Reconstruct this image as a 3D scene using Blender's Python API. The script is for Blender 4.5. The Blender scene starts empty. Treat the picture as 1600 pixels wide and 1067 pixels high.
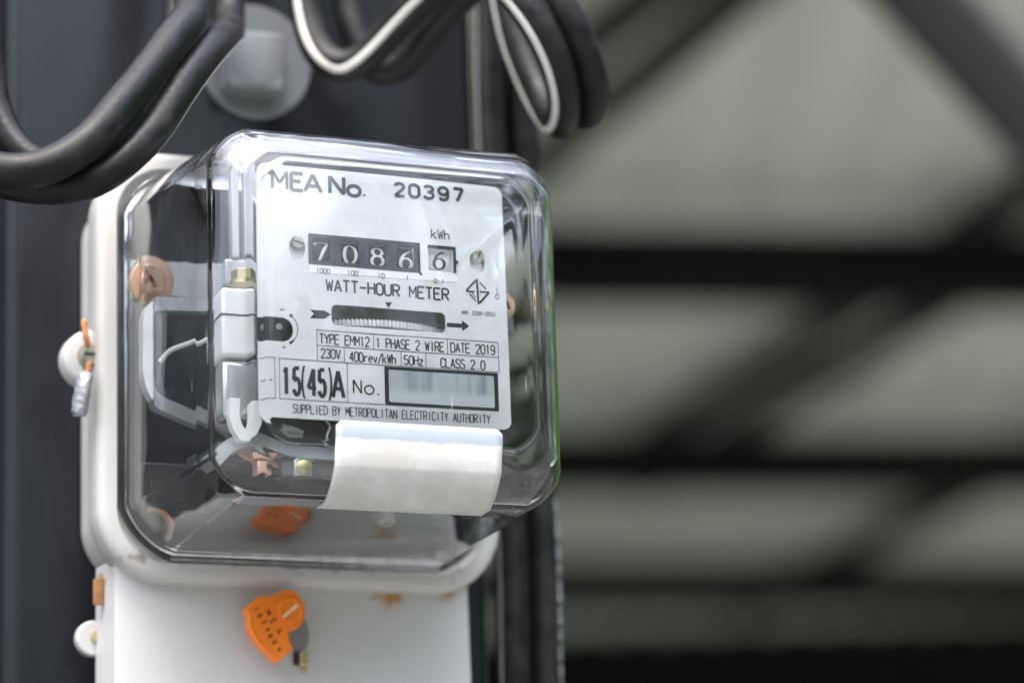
import bpy, bmesh, math, random
from mathutils import Vector, Matrix, Euler
random.seed(7)
SC = bpy.context.scene
COL = SC.collection
PI = math.pi

# ------------------------------------------------------------------ camera, sky, sun, exposure
CAM_POS = Vector((-0.34960864, -0.92618285, -0.25081801))
CAM_ROT = Euler((1.81008012, 0.0304767214, -0.395833391), 'XYZ')
FPX = 5000.0                                  # focal length in pixels of the 1600 wide photograph
cam = bpy.data.cameras.new('camera'); cam_o = bpy.data.objects.new('camera', cam); COL.objects.link(cam_o)
cam_o.location = CAM_POS; cam_o.rotation_euler = CAM_ROT
cam.sensor_fit = 'HORIZONTAL'; cam.sensor_width = 36.0; cam.lens = FPX/1600*36
cam.clip_start = 0.05; cam.clip_end = 500
CM = CAM_ROT.to_matrix()
FWD = CM @ Vector((0, 0, -1))
cam.dof.use_dof = True
cam.dof.focus_distance = (Vector((0, 0.0, 0)) - CAM_POS).dot(FWD)
cam.dof.aperture_fstop = 5.0
cam.dof.aperture_blades = 0
SC.camera = cam_o

SUN_EL, SUN_AZ = math.radians(64), math.radians(212)       # azimuth clockwise from +Y
w = bpy.data.worlds.new("World"); SC.world = w; w.use_nodes = True
nt = w.node_tree; nt.nodes.clear()
sky = nt.nodes.new('ShaderNodeTexSky'); sky.sky_type = 'NISHITA'; sky.sun_disc = False
sky.sun_elevation = SUN_EL; sky.sun_rotation = SUN_AZ; sky.dust_density = 4.0; sky.ozone_density = 1.0; sky.air_density = 1.0
hs = nt.nodes.new('ShaderNodeHueSaturation'); hs.inputs['Saturation'].default_value = 0.62
bg = nt.nodes.new('ShaderNodeBackground'); bg.inputs['Strength'].default_value = 0.15
wo = nt.nodes.new('ShaderNodeOutputWorld')
# overcast: cloud cover makes the zenith brighter than the horizon
wtc = nt.nodes.new('ShaderNodeTexCoord'); wsp = nt.nodes.new('ShaderNodeSeparateXYZ'); wmr = nt.nodes.new('ShaderNodeMapRange')
nt.links.new(wtc.outputs['Generated'], wsp.inputs[0]); nt.links.new(wsp.outputs['Z'], wmr.inputs['Value'])
wmr.inputs['From Min'].default_value = 0.15; wmr.inputs['From Max'].default_value = 0.85; wmr.inputs['To Min'].default_value = 0.6; wmr.inputs['To Max'].default_value = 6.0
wnz = nt.nodes.new('ShaderNodeTexNoise'); wnz.inputs['Scale'].default_value = 2.6; wnz.inputs['Detail'].default_value = 5; nt.links.new(wtc.outputs['Generated'], wnz.inputs['Vector'])
wcl = nt.nodes.new('ShaderNodeMapRange'); wcl.inputs['From Min'].default_value = 0.38; wcl.inputs['From Max'].default_value = 0.62; wcl.inputs['To Min'].default_value = 0.5; wcl.inputs['To Max'].default_value = 1.5; nt.links.new(wnz.outputs['Fac'], wcl.inputs['Value'])
wmu = nt.nodes.new('ShaderNodeMath'); wmu.operation = 'MULTIPLY'; nt.links.new(wmr.outputs[0], wmu.inputs[0]); nt.links.new(wcl.outputs[0], wmu.inputs[1])
nt.links.new(wmu.outputs[0], hs.inputs['Value'])
nt.links.new(sky.outputs[0], hs.inputs['Color']); nt.links.new(hs.outputs[0], bg.inputs[0]); nt.links.new(bg.outputs[0], wo.inputs[0])
sun = bpy.data.lights.new('sun', 'SUN'); sun.energy = 0.6; sun.angle = math.radians(35); sun.color = (1, 0.97, 0.93)
sun_o = bpy.data.objects.new('sun', sun); COL.objects.link(sun_o)
sd = Vector((math.sin(SUN_AZ)*math.cos(SUN_EL), math.cos(SUN_AZ)*math.cos(SUN_EL), math.sin(SUN_EL)))
sun_o.rotation_euler = sd.to_track_quat('Z', 'Y').to_euler(); sun_o.location = sd*5
vs = SC.view_settings
SC.display_settings.display_device = 'sRGB'
vs.view_transform = 'Standard'; vs.look = 'None'; vs.exposure = 0.22; vs.gamma = 1.0; vs.use_curve_mapping = False
cy = SC.cycles
cy.use_denoising = True
cy.max_bounces = 20; cy.transmission_bounces = 16; cy.glossy_bounces = 8; cy.diffuse_bounces = 5; cy.transparent_max_bounces = 8
cy.sample_clamp_indirect = 6.0
cy.caustics_refractive = True; cy.caustics_reflective = True; cy.blur_glossy = 0.3

# ------------------------------------------------------------------ point helpers (photograph pixel -> point on a real plane)
def ray(px, py):
    return CM @ Vector(((px-800)/FPX, -(py-533.5)/FPX, -1.0))
def at(px, py, y=0.0):
    d = ray(px, py); t = (y-CAM_POS.y)/d.y
    return CAM_POS + d*t
def at_z(px, py, z):
    d = ray(px, py); t = (z-CAM_POS.z)/d.z
    return CAM_POS + d*t
def at_d(px, py, dist):
    return CAM_POS + ray(px, py)*dist

# ------------------------------------------------------------------ materials
def mat(name, base, rough=0.5, metal=0.0, var=0.0, vscale=60.0, var_col=None, bump=0.0, bscale=400.0, coat=0.0, spec=0.5, rvar=0.0, stretch=1.0):
    m = bpy.data.materials.new(name); m.use_nodes = True
    n = m.node_tree; b = n.nodes['Principled BSDF']
    b.inputs['Base Color'].default_value = (*base, 1); b.inputs['Roughness'].default_value = rough
    b.inputs['Metallic'].default_value = metal; b.inputs['Coat Weight'].default_value = coat
    b.inputs['Specular IOR Level'].default_value = spec
    tc = n.nodes.new('ShaderNodeTexCoord')
    if var > 0:
        nz = n.nodes.new('ShaderNodeTexNoise'); nz.inputs['Scale'].default_value = vscale; nz.inputs['Detail'].default_value = 6; nz.inputs['Roughness'].default_value = 0.65
        mp = n.nodes.new('ShaderNodeMapping'); mp.inputs['Scale'].default_value = (1, 1, stretch); n.links.new(tc.outputs['Object'], mp.inputs['Vector']); n.links.new(mp.outputs[0], nz.inputs['Vector'])
        rp = n.nodes.new('ShaderNodeValToRGB'); rp.color_ramp.elements[0].position = 0.42; rp.color_ramp.elements[1].position = 0.72
        n.links.new(nz.outputs['Fac'], rp.inputs['Fac'])
        mx = n.nodes.new('ShaderNodeMix'); mx.data_type = 'RGBA'
        mu = n.nodes.new('ShaderNodeMath'); mu.operation = 'MULTIPLY'; mu.inputs[1].default_value = var
        n.links.new(rp.outputs['Color'], mu.inputs[0]); n.links.new(mu.outputs[0], mx.inputs['Factor'])
        mx.inputs['A'].default_value = (*base, 1); vc = var_col or tuple(c*0.6 for c in base); mx.inputs['B'].default_value = (*vc, 1)
        n.links.new(mx.outputs['Result'], b.inputs['Base Color'])
        if rvar:
            ad = n.nodes.new('ShaderNodeMath'); ad.operation = 'MULTIPLY_ADD'; ad.inputs[1].default_value = rvar; ad.inputs[2].default_value = rough
            n.links.new(rp.outputs['Color'], ad.inputs[0]); n.links.new(ad.outputs[0], b.inputs['Roughness'])
    if bump > 0:
        nb = n.nodes.new('ShaderNodeTexNoise'); nb.inputs['Scale'].default_value = bscale; nb.inputs['Detail'].default_value = 4
        n.links.new(tc.outputs['Object'], nb.inputs['Vector'])
        bp = n.nodes.new('ShaderNodeBump'); bp.inputs['Strength'].default_value = bump; bp.inputs['Distance'].default_value = 0.001
        n.links.new(nb.outputs['Fac'], bp.inputs['Height']); n.links.new(bp.outputs[0], b.inputs['Normal'])
    return m

M = {}
M['post'] = mat('charcoal_paint', (0.0125, 0.014, 0.0165), 0.22, var=0.45, vscale=26, stretch=0.3, spec=0.32, var_col=(0.018, 0.020, 0.025), bump=0.05, bscale=700, rvar=0.08)
M['cable'] = mat('black_cable_sheath', (0.0065, 0.007, 0.008), 0.36, var=0.75, vscale=85, var_col=(0.022, 0.020, 0.018), bump=0.2, bscale=420, rvar=0.25, spec=0.22)
M['stripe'] = mat('pale_stripe', (0.62, 0.61, 0.56), 0.5, var=0.4, vscale=90, var_col=(0.42, 0.40, 0.35))
M['stripe_grey'] = mat('shaded_stripe', (0.18, 0.18, 0.172), 0.6, var=0.4, vscale=90)  # pale stripe again, darkened so its colour holds the shade by the post
M['lug_grey'] = mat('dull_steel', (0.26, 0.265, 0.26), 0.55, metal=0.2, var=0.6, vscale=200, var_col=(0.15, 0.13, 0.11))
M['print'] = mat('white_cable_print', (0.5, 0.56, 0.62), 0.6)
M['galv'] = mat('galvanised_steel', (0.175, 0.187, 0.195), 0.55, metal=0.3, var=0.6, vscale=110, var_col=(0.15, 0.16, 0.17), bump=0.15, bscale=900)
M['paint'] = mat('light_grey_paint', (0.50, 0.51, 0.50), 0.36, var=0.35, vscale=45, var_col=(0.40, 0.39, 0.36), bump=0.06, bscale=500)
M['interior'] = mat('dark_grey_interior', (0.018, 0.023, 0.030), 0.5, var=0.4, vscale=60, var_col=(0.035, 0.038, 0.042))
M['alu'] = mat('cast_aluminium', (0.55, 0.57, 0.58), 0.42, metal=0.55, var=0.4, vscale=150, var_col=(0.38, 0.4, 0.41), bump=0.1, bscale=1200)
M['rust'] = mat('rusty_steel', (0.36, 0.18, 0.065), 0.8, var=0.8, vscale=260, var_col=(0.20, 0.09, 0.035), bump=0.3, bscale=900)
M['white_part'] = mat('white_plastic', (0.80, 0.81, 0.80), 0.45, var=0.15, vscale=60, var_col=(0.66, 0.67, 0.67))
M['zinc_bright'] = mat('bright_zinc', (0.80, 0.82, 0.82), 0.25, metal=0.8, var=0.3, vscale=120, var_col=(0.55, 0.57, 0.58))
M['plate'] = mat('nameplate_white', (0.60, 0.62, 0.625), 0.38, var=0.75, vscale=40, var_col=(0.77, 0.785, 0.79), bump=0.03, bscale=900)
M['ink'] = mat('dark_ink', (0.010, 0.013, 0.017), 0.55)
M['ink_soft'] = mat('grey_ink', (0.03, 0.035, 0.04), 0.6)
M['ink_pale'] = mat('pale_grey_ink', (0.36, 0.38, 0.39), 0.6)
M['bezel'] = mat('counter_black', (0.016, 0.019, 0.023), 0.45, var=0.4, vscale=250, var_col=(0.06, 0.065, 0.07))
M['drum'] = mat('drum_black', (0.02, 0.022, 0.026), 0.4)
M['drum_white'] = mat('drum_white', (0.74, 0.74, 0.72), 0.5)
M['digit'] = mat('digit_white', (0.80, 0.80, 0.77), 0.55)
M['disc'] = mat('aluminium_disc', (0.85, 0.86, 0.87), 0.4, metal=0.15)
M['copper'] = mat('copper_pink', (0.86, 0.54, 0.45), 0.34, metal=0.6, var=0.7, vscale=190, var_col=(0.72, 0.58, 0.25))
M['copper_dark'] = mat('copper_shadow', (0.22, 0.10, 0.075), 0.5, metal=0.3)
M['brass'] = mat('yellow_zinc', (0.66, 0.60, 0.30), 0.3, metal=0.8, var=0.7, vscale=170, var_col=(0.55, 0.36, 0.22))
M['core'] = mat('dark_laminations', (0.09, 0.09, 0.09), 0.5, metal=0.3, var=0.5, vscale=130, var_col=(0.16, 0.15, 0.14))
M['mid_grey'] = mat('grey_metal', (0.22, 0.225, 0.23), 0.45, metal=0.3, var=0.5, vscale=90, var_col=(0.14, 0.14, 0.145))
M['wire'] = mat('copper_wire', (0.46, 0.19, 0.075), 0.45, metal=0.4, var=0.6, vscale=300, var_col=(0.38, 0.14, 0.06))
M['lead'] = mat('crimped_lead', (0.38, 0.40, 0.42), 0.45, metal=0.6, var=0.6, vscale=220, var_col=(0.22, 0.22, 0.23), bump=0.5, bscale=600)
M['dull_screw'] = mat('dull_brass_screw', (0.36, 0.34, 0.27), 0.5, metal=0.45, var=0.6, vscale=350, var_col=(0.2, 0.18, 0.14))
M['orange'] = mat('orange_plastic', (0.93, 0.23, 0.012), 0.36, var=0.25, vscale=120, var_col=(0.78, 0.16, 0.015))
M['orange_ink'] = mat('stamped_brown', (0.16, 0.05, 0.03), 0.7)
M['slit'] = mat('cream_slit', (0.82, 0.66, 0.42), 0.6)
M['gasket'] = mat('black_gasket', (0.03, 0.033, 0.036), 0.6)
M['serial'] = mat('serial_label', (0.58, 0.64, 0.66), 0.5)
M['purlin'] = mat('black_purlin', (0.004, 0.004, 0.005), 0.6, spec=0.3)
M['rafter'] = mat('dark_grey_rafter', (0.022, 0.021, 0.020), 0.55, var=0.4, vscale=4)
M['pipe'] = mat('grey_pipe', (0.034, 0.034, 0.038), 0.5, var=0.3, vscale=8)
M['wall'] = mat('dark_wall', (0.008, 0.0085, 0.009), 0.8, var=0.4, spec=0.2, vscale=3)
M['ground'] = mat('concrete_ground', (0.15, 0.15, 0.145), 0.85, var=0.5, vscale=2.5, var_col=(0.10, 0.10, 0.095))
M['leaf'] = mat('green_leaf', (0.14, 0.28, 0.035), 0.5, var=0.6, vscale=3, var_col=(0.08, 0.16, 0.02))
M['bark'] = mat('bark', (0.10, 0.075, 0.05), 0.85, var=0.5, vscale=12)

def glass_cover():
    m = bpy.data.materials.new('clear_polycarbonate'); m.use_nodes = True
    n = m.node_tree; n.nodes.clear()
    out = n.nodes.new('ShaderNodeOutputMaterial')
    g = n.nodes.new('ShaderNodeBsdfPrincipled')
    g.inputs['Base Color'].default_value = (0.955, 0.975, 0.985, 1); g.inputs['Transmission Weight'].default_value = 1.0
    g.inputs['Roughness'].default_value = 0.0; g.inputs['IOR'].default_value = 1.52
    d = n.nodes.new('ShaderNodeBsdfDiffuse'); d.inputs['Color'].default_value = (0.7, 0.71, 0.71, 1)
    tc = n.nodes.new('ShaderNodeTexCoord')
    # thin dust film and fine scratches
    nz = n.nodes.new('ShaderNodeTexNoise'); nz.inputs['Scale'].default_value = 55; nz.inputs['Detail'].default_value = 8; nz.inputs['Roughness'].default_value = 0.7
    n.links.new(tc.outputs['Object'], nz.inputs['Vector'])
    r1 = n.nodes.new('ShaderNodeMapRange'); r1.inputs['From Min'].default_value = 0.45; r1.inputs['From Max'].default_value = 0.8; r1.inputs['To Min'].default_value = 0.0; r1.inputs['To Max'].default_value = 0.022
    n.links.new(nz.outputs['Fac'], r1.inputs['Value'])
    mp = n.nodes.new('ShaderNodeMapping'); mp.inputs['Rotation'].default_value = (0.0, 0.7, 0.0); mp.inputs['Scale'].default_value = (1500, 900, 75)
    n.links.new(tc.outputs['Object'], mp.inputs['Vector'])
    ns = n.nodes.new('ShaderNodeTexNoise'); ns.inputs['Scale'].default_value = 1.0; ns.inputs['Detail'].default_value = 1
    n.links.new(mp.outputs[0], ns.inputs['Vector'])
    r2 = n.nodes.new('ShaderNodeMapRange'); r2.inputs['From Min'].default_value = 0.77; r2.inputs['From Max'].default_value = 0.82; r2.inputs['To Min'].default_value = 0.0; r2.inputs['To Max'].default_value = 0.45
    n.links.new(ns.outputs['Fac'], r2.inputs['Value'])
    ad = n.nodes.new('ShaderNodeMath'); ad.operation = 'ADD'; ad.use_clamp = True
    n.links.new(r1.outputs[0], ad.inputs[0]); n.links.new(r2.outputs[0], ad.inputs[1])
    mx = n.nodes.new('ShaderNodeMixShader')
    n.links.new(ad.outputs[0], mx.inputs[0]); n.links.new(g.outputs[0], mx.inputs[1]); n.links.new(d.outputs[0], mx.inputs[2])
    # very slight moulding waviness
    nb = n.nodes.new('ShaderNodeTexNoise'); nb.inputs['Scale'].default_value = 45; nb.inputs['Detail'].default_value = 1
    n.links.new(tc.outputs['Object'], nb.inputs['Vector'])
    bp = n.nodes.new('ShaderNodeBump'); bp.inputs['Strength'].default_value = 0.10; bp.inputs['Distance'].default_value = 0.002
    n.links.new(nb.outputs['Fac'], bp.inputs['Height']); n.links.new(bp.outputs[0], g.inputs['Normal'])
    n.links.new(mx.outputs[0], out.inputs[0])
    return m
M['glass'] = glass_cover()

def rusty(name, z_top, x_ranges, base=(0.53, 0.533, 0.525), base2=(0.46, 0.46, 0.44), tint=(0.40, 0.19, 0.04), rough=0.34, nscale=190):
    """white enamel with rust that creeps in from the top edge"""
    m = mat(name, base, rough, var=0.35, vscale=30, var_col=base2, bump=0.05, bscale=500)
    n = m.node_tree; b = n.nodes['Principled BSDF']
    prev = b.inputs['Base Color'].links[0].from_socket
    tc = n.nodes.new('ShaderNodeTexCoord'); sp = n.nodes.new('ShaderNodeSeparateXYZ'); n.links.new(tc.outputs['Object'], sp.inputs[0])
    nz = n.nodes.new('ShaderNodeTexNoise'); nz.inputs['Scale'].default_value = nscale; nz.inputs['Detail'].default_value = 7; nz.inputs['Roughness'].default_value = 0.7
    n.links.new(tc.outputs['Object'], nz.inputs['Vector'])
    acc = None
    for (xc, hw, zc, hz, amp) in x_ranges:
        def tent(sock, c, h):
            s = n.nodes.new('ShaderNodeMath'); s.operation = 'SUBTRACT'; n.links.new(sock, s.inputs[0]); s.inputs[1].default_value = c
            a = n.nodes.new('ShaderNodeMath'); a.operation = 'ABSOLUTE'; n.links.new(s.outputs[0], a.inputs[0])
            r = n.nodes.new('ShaderNodeMapRange'); n.links.new(a.outputs[0], r.inputs['Value'])
            r.inputs['From Min'].default_value = h; r.inputs['From Max'].default_value = 0; r.inputs['To Min'].default_value = 0; r.inputs['To Max'].default_value = 1
            return r.outputs[0]
        p = n.nodes.new('ShaderNodeMath'); p.operation = 'MULTIPLY'; n.links.new(tent(sp.outputs['X'], xc, hw), p.inputs[0]); n.links.new(tent(sp.outputs['Z'], zc, hz), p.inputs[1])
        q = n.nodes.new('ShaderNodeMath'); q.operation = 'MULTIPLY'; q.inputs[1].default_value = amp; n.links.new(p.outputs[0], q.inputs[0])
        if acc is None: acc = q.outputs[0]
        else:
            s = n.nodes.new('ShaderNodeMath'); s.operation = 'MAXIMUM'; n.links.new(acc, s.inputs[0]); n.links.new(q.outputs[0], s.inputs[1]); acc = s.outputs[0]
    ad = n.nodes.new('ShaderNodeMath'); ad.operation = 'ADD'; n.links.new(acc, ad.inputs[0]); n.links.new(nz.outputs['Fac'], ad.inputs[1])
    rp = n.nodes.new('ShaderNodeMapRange'); n.links.new(ad.outputs[0], rp.inputs['Value'])
    rp.inputs['From Min'].default_value = 0.74; rp.inputs['From Max'].default_value = 0.98; rp.inputs['To Max'].default_value = 0.95
    mx = n.nodes.new('ShaderNodeMix'); mx.data_type = 'RGBA'; n.links.new(rp.outputs[0], mx.inputs['Factor'])
    n.links.new(prev, mx.inputs['A']); mx.inputs['B'].default_value = (*tint, 1)
    n.links.new(mx.outputs['Result'], b.inputs['Base Color'])
    return m

# ------------------------------------------------------------------ mesh helpers
def link(o, parent=None):
    COL.objects.link(o)
    if parent is not None:
        o.parent = parent
        loc = parent.location if parent.type == 'EMPTY' else Vector((0, 0, 0))   # every mesh is modelled in place
        o.matrix_parent_inverse = Matrix.Translation(-loc)
    return o
def mesh(name, V, F, m, parent=None, smooth=True, bevel=0.0, seg=3, sharp=35):
    me = bpy.data.meshes.new(name); me.from_pydata([tuple(v) for v in V], [], F); me.validate(); me.update()
    bm = bmesh.new(); bm.from_mesh(me); bmesh.ops.recalc_face_normals(bm, faces=bm.faces); bm.to_mesh(me); bm.free()
    me.materials.append(M[m] if isinstance(m, str) else m)
    if smooth:
        for p in me.polygons: p.use_smooth = True
        me.set_sharp_from_angle(angle=math.radians(sharp))
    o = bpy.data.objects.new(name, me); link(o, parent)
    if bevel > 0:
        b = o.modifiers.new('bevel', 'BEVEL'); b.width = bevel; b.segments = seg; b.limit_method = 'ANGLE'; b.angle_limit = math.radians(40); b.harden_normals = False
    return o
class MB:
    def __init__(s): s.V = []; s.F = []
    def add(s, V, F):
        k = len(s.V); s.V += [Vector(v) for v in V]; s.F += [tuple(i+k for i in f) for f in F]; return s
    def build(s, name, m, parent=None, **kw): return mesh(name, s.V, s.F, m, parent, **kw)
def thing(name, label, cat, loc=(0, 0, 0), group=None):
    o = bpy.data.objects.new(name, None); COL.objects.link(o); o.location = loc; o.empty_display_size = 0.02
    o['label'] = label; o['category'] = cat
    if group: o['group'] = group
    return o
def tag(o, label, cat, group=None):
    o['label'] = label; o['category'] = cat
    if group: o['group'] = group
    return o
def boxVF(x0, x1, y0, y1, z0, z1):
    V = [(x0, y0, z0), (x1, y0, z0), (x1, y1, z0), (x0, y1, z0), (x0, y0, z1), (x1, y0, z1), (x1, y1, z1), (x0, y1, z1)]
    F = [(0, 3, 2, 1), (4, 5, 6, 7), (0, 1, 5, 4), (1, 2, 6, 5), (2, 3, 7, 6), (3, 0, 4, 7)]
    return V, F
def prismVF(outline, y0, y1):
    """outline of (x,z), extruded along y"""
    n = len(outline)
    V = [(x, y0, z) for x, z in outline]+[(x, y1, z) for x, z in outline]
    F = [tuple(range(n)), tuple(range(2*n-1, n-1, -1))]+[(i, (i+1) % n, (i+1) % n+n, i+n) for i in range(n)]
    return V, F
def latheVF(c, axis, prof, n=32):
    """prof: list of (radius, distance along axis)"""
    a = Vector(axis).normalized(); u = a.orthogonal().normalized(); v = a.cross(u); c = Vector(c)
    V = []; F = []
    for r, h in prof:
        for k in range(n):
            t = 2*PI*k/n; V.append(c+a*h+(u*math.cos(t)+v*math.sin(t))*r)
    for i in range(len(prof)-1):
        for k in range(n):
            F.append((i*n+k, i*n+(k+1) % n, (i+1)*n+(k+1) % n, (i+1)*n+k))
    F.append(tuple(range(n))); F.append(tuple(range(len(prof)*n-1, (len(prof)-1)*n-1, -1)))
    return V, F
def rring(l, r, b, t, rad, y, n=10):
    P = []
    for cx, cz, a0 in ((r-rad, t-rad, 0), (l+rad, t-rad, 90), (l+rad, b+rad, 180), (r-rad, b+rad, 270)):
        for k in range(n+1):
            a = math.radians(a0+90*k/n); P.append(Vector((cx+rad*math.cos(a), y, cz+rad*math.sin(a))))
    return P
def loftVF(rings, cap0=True, cap1=True, closed=False):
    n = len(rings[0]); V = [p for r in rings for p in r]; F = []
    m = len(rings)
    for i in range(m if closed else m-1):
        j = (i+1) % m
        for k in range(n): F.append((i*n+k, i*n+(k+1) % n, j*n+(k+1) % n, j*n+k))
    if not closed:
        if cap0: F.append(tuple(range(n)))
        if cap1: F.append(tuple(range(m*n-1, (m-1)*n-1, -1)))
    return V, F
def spline(P, step=0.004):
    """Catmull-Rom (centripetal-ish) resample of a list of Vectors"""
    P = [Vector(p) for p in P]; Q = [P[0]*2-P[1]]+P+[P[-1]*2-P[-2]]; out = []
    for i in range(1, len(Q)-2):
        p0, p1, p2, p3 = Q[i-1:i+3]; L = (p2-p1).length; k = max(2, int(L/step))
        t0 = 0.0; t1 = t0+max((p1-p0).length, 1e-6)**0.5; t2 = t1+max((p2-p1).length, 1e-6)**0.5; t3 = t2+max((p3-p2).length, 1e-6)**0.5
        for s in range(k):
            t = t1+(t2-t1)*s/k
            A1 = p0*((t1-t)/(t1-t0))+p1*((t-t0)/(t1-t0)); A2 = p1*((t2-t)/(t2-t1))+p2*((t-t1)/(t2-t1)); A3 = p2*((t3-t)/(t3-t2))+p3*((t-t2)/(t3-t2))
            B1 = A1*((t2-t)/(t2-t0))+A2*((t-t0)/(t2-t0)); B2 = A2*((t3-t)/(t3-t1))+A3*((t-t1)/(t3-t1))
            out.append(B1*((t2-t)/(t2-t1))+B2*((t-t1)/(t2-t1)))
    out.append(P[-1]); return out
def smooth_path(P, it=3):
    P = [p.copy() for p in P]
    for _ in range(it):
        P = [P[0]]+[(P[i-1]+P[i]*2+P[i+1])/4 for i in range(1, len(P)-1)]+[P[-1]]
    return P
def tubeVF(P, r, n=20, flat=1.0, up=None):
    V = []; F = []; T = []
    for i in range(len(P)):
        a = P[max(0, i-1)]; b = P[min(len(P)-1, i+1)]; T.append((b-a).normalized())
    u = T[0].orthogonal().normalized()
    for i, p in enumerate(P):
        if up is not None: u = (up[i]-T[i]*up[i].dot(T[i])).normalized()
        else: u = (u-T[i]*u.dot(T[i])).normalized()
        v = T[i].cross(u); rr = r[i] if isinstance(r, (list, tuple)) else r
        for k in range(n):
            a = 2*PI*k/n; V.append(p+u*math.cos(a)*rr*flat+v*math.sin(a)*rr)
    for i in range(len(P)-1):
        for k in range(n): F.append((i*n+k, i*n+(k+1) % n, (i+1)*n+(k+1) % n, (i+1)*n+k))
    F.append(tuple(range(n))); F.append(tuple(range(len(P)*n-1, (len(P)-1)*n-1, -1)))
    return V, F
def curve2d(loops, thick):
    """filled flat shape with holes -> (verts in x,z ; y thickness centred on 0), faces"""
    cu = bpy.data.curves.new('tmp', 'CURVE'); cu.dimensions = '2D'; cu.fill_mode = 'BOTH'; cu.extrude = thick/2
    for L in loops:
        s = cu.splines.new('POLY'); s.points.add(len(L)-1); s.use_cyclic_u = True
        for p, (x, z) in zip(s.points, L): p.co = (x*100, z*100, 0, 1)
    cu.extrude = thick/2*100
    o = bpy.data.objects.new('tmp', cu); COL.objects.link(o); dg = bpy.context.evaluated_depsgraph_get(); dg.update()
    me = bpy.data.meshes.new_from_object(o.evaluated_get(dg)); bpy.data.objects.remove(o)
    V = [(v.co.x/100, -v.co.z/100, v.co.y/100) for v in me.vertices]; F = [tuple(p.vertices) for p in me.polygons]
    bpy.data.meshes.remove(me); bpy.data.curves.remove(cu)
    return V, F
def rrect(x0, x1, z0, z1, r, n=6):
    return [(p.x, p.z) for p in rring(x0, x1, z0, z1, r, 0, n)]
def circ(cx, cz, r, n=28, rz=None):
    return [(cx+r*math.cos(2*PI*k/n), cz+(rz or r)*math.sin(2*PI*k/n)) for k in range(n)]

# ------------------------------------------------------------------ lettering
def font_text(txt, x0, x1, z0, z1, y, thick=0.0002, bold=0.0, spacing=1.0):
    """lettering mesh whose outline box is x0..x1, z0..z1"""
    cu = bpy.data.curves.new('tmp', 'FONT'); cu.body = txt; cu.size = 1; cu.offset = bold; cu.extrude = 0.01; cu.space_character = spacing; cu.resolution_u = 4
    o = bpy.data.objects.new('tmp', cu); COL.objects.link(o); dg = bpy.context.evaluated_depsgraph_get(); dg.update()
    me = bpy.data.meshes.new_from_object(o.evaluated_get(dg)); bpy.data.objects.remove(o)
    xs = [v.co.x for v in me.vertices]; ys = [v.co.y for v in me.vertices]
    ax, bx, ay, by = min(xs), max(xs), min(ys), max(ys)
    V = [(x0+(v.co.x-ax)/(bx-ax)*(x1-x0), y-v.co.z*thick/0.02, z0+(v.co.y-ay)/(by-ay)*(z1-z0)) for v in me.vertices]
    F = [tuple(p.vertices) for p in me.polygons]; bpy.data.meshes.remove(me); bpy.data.curves.remove(cu)
    return V, F
def E(cx, cy, rx, ry, a0, a1, n=10):
    return [(cx+rx*math.cos(math.radians(a0+(a1-a0)*k/n)), cy+ry*math.sin(math.radians(a0+(a1-a0)*k/n))) for k in range(n+1)]
O_ = E(.5, .72, .5, .28, 0, 180)+E(.5, .28, .5, .28, 180, 360)+[(1, .72)]
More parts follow.
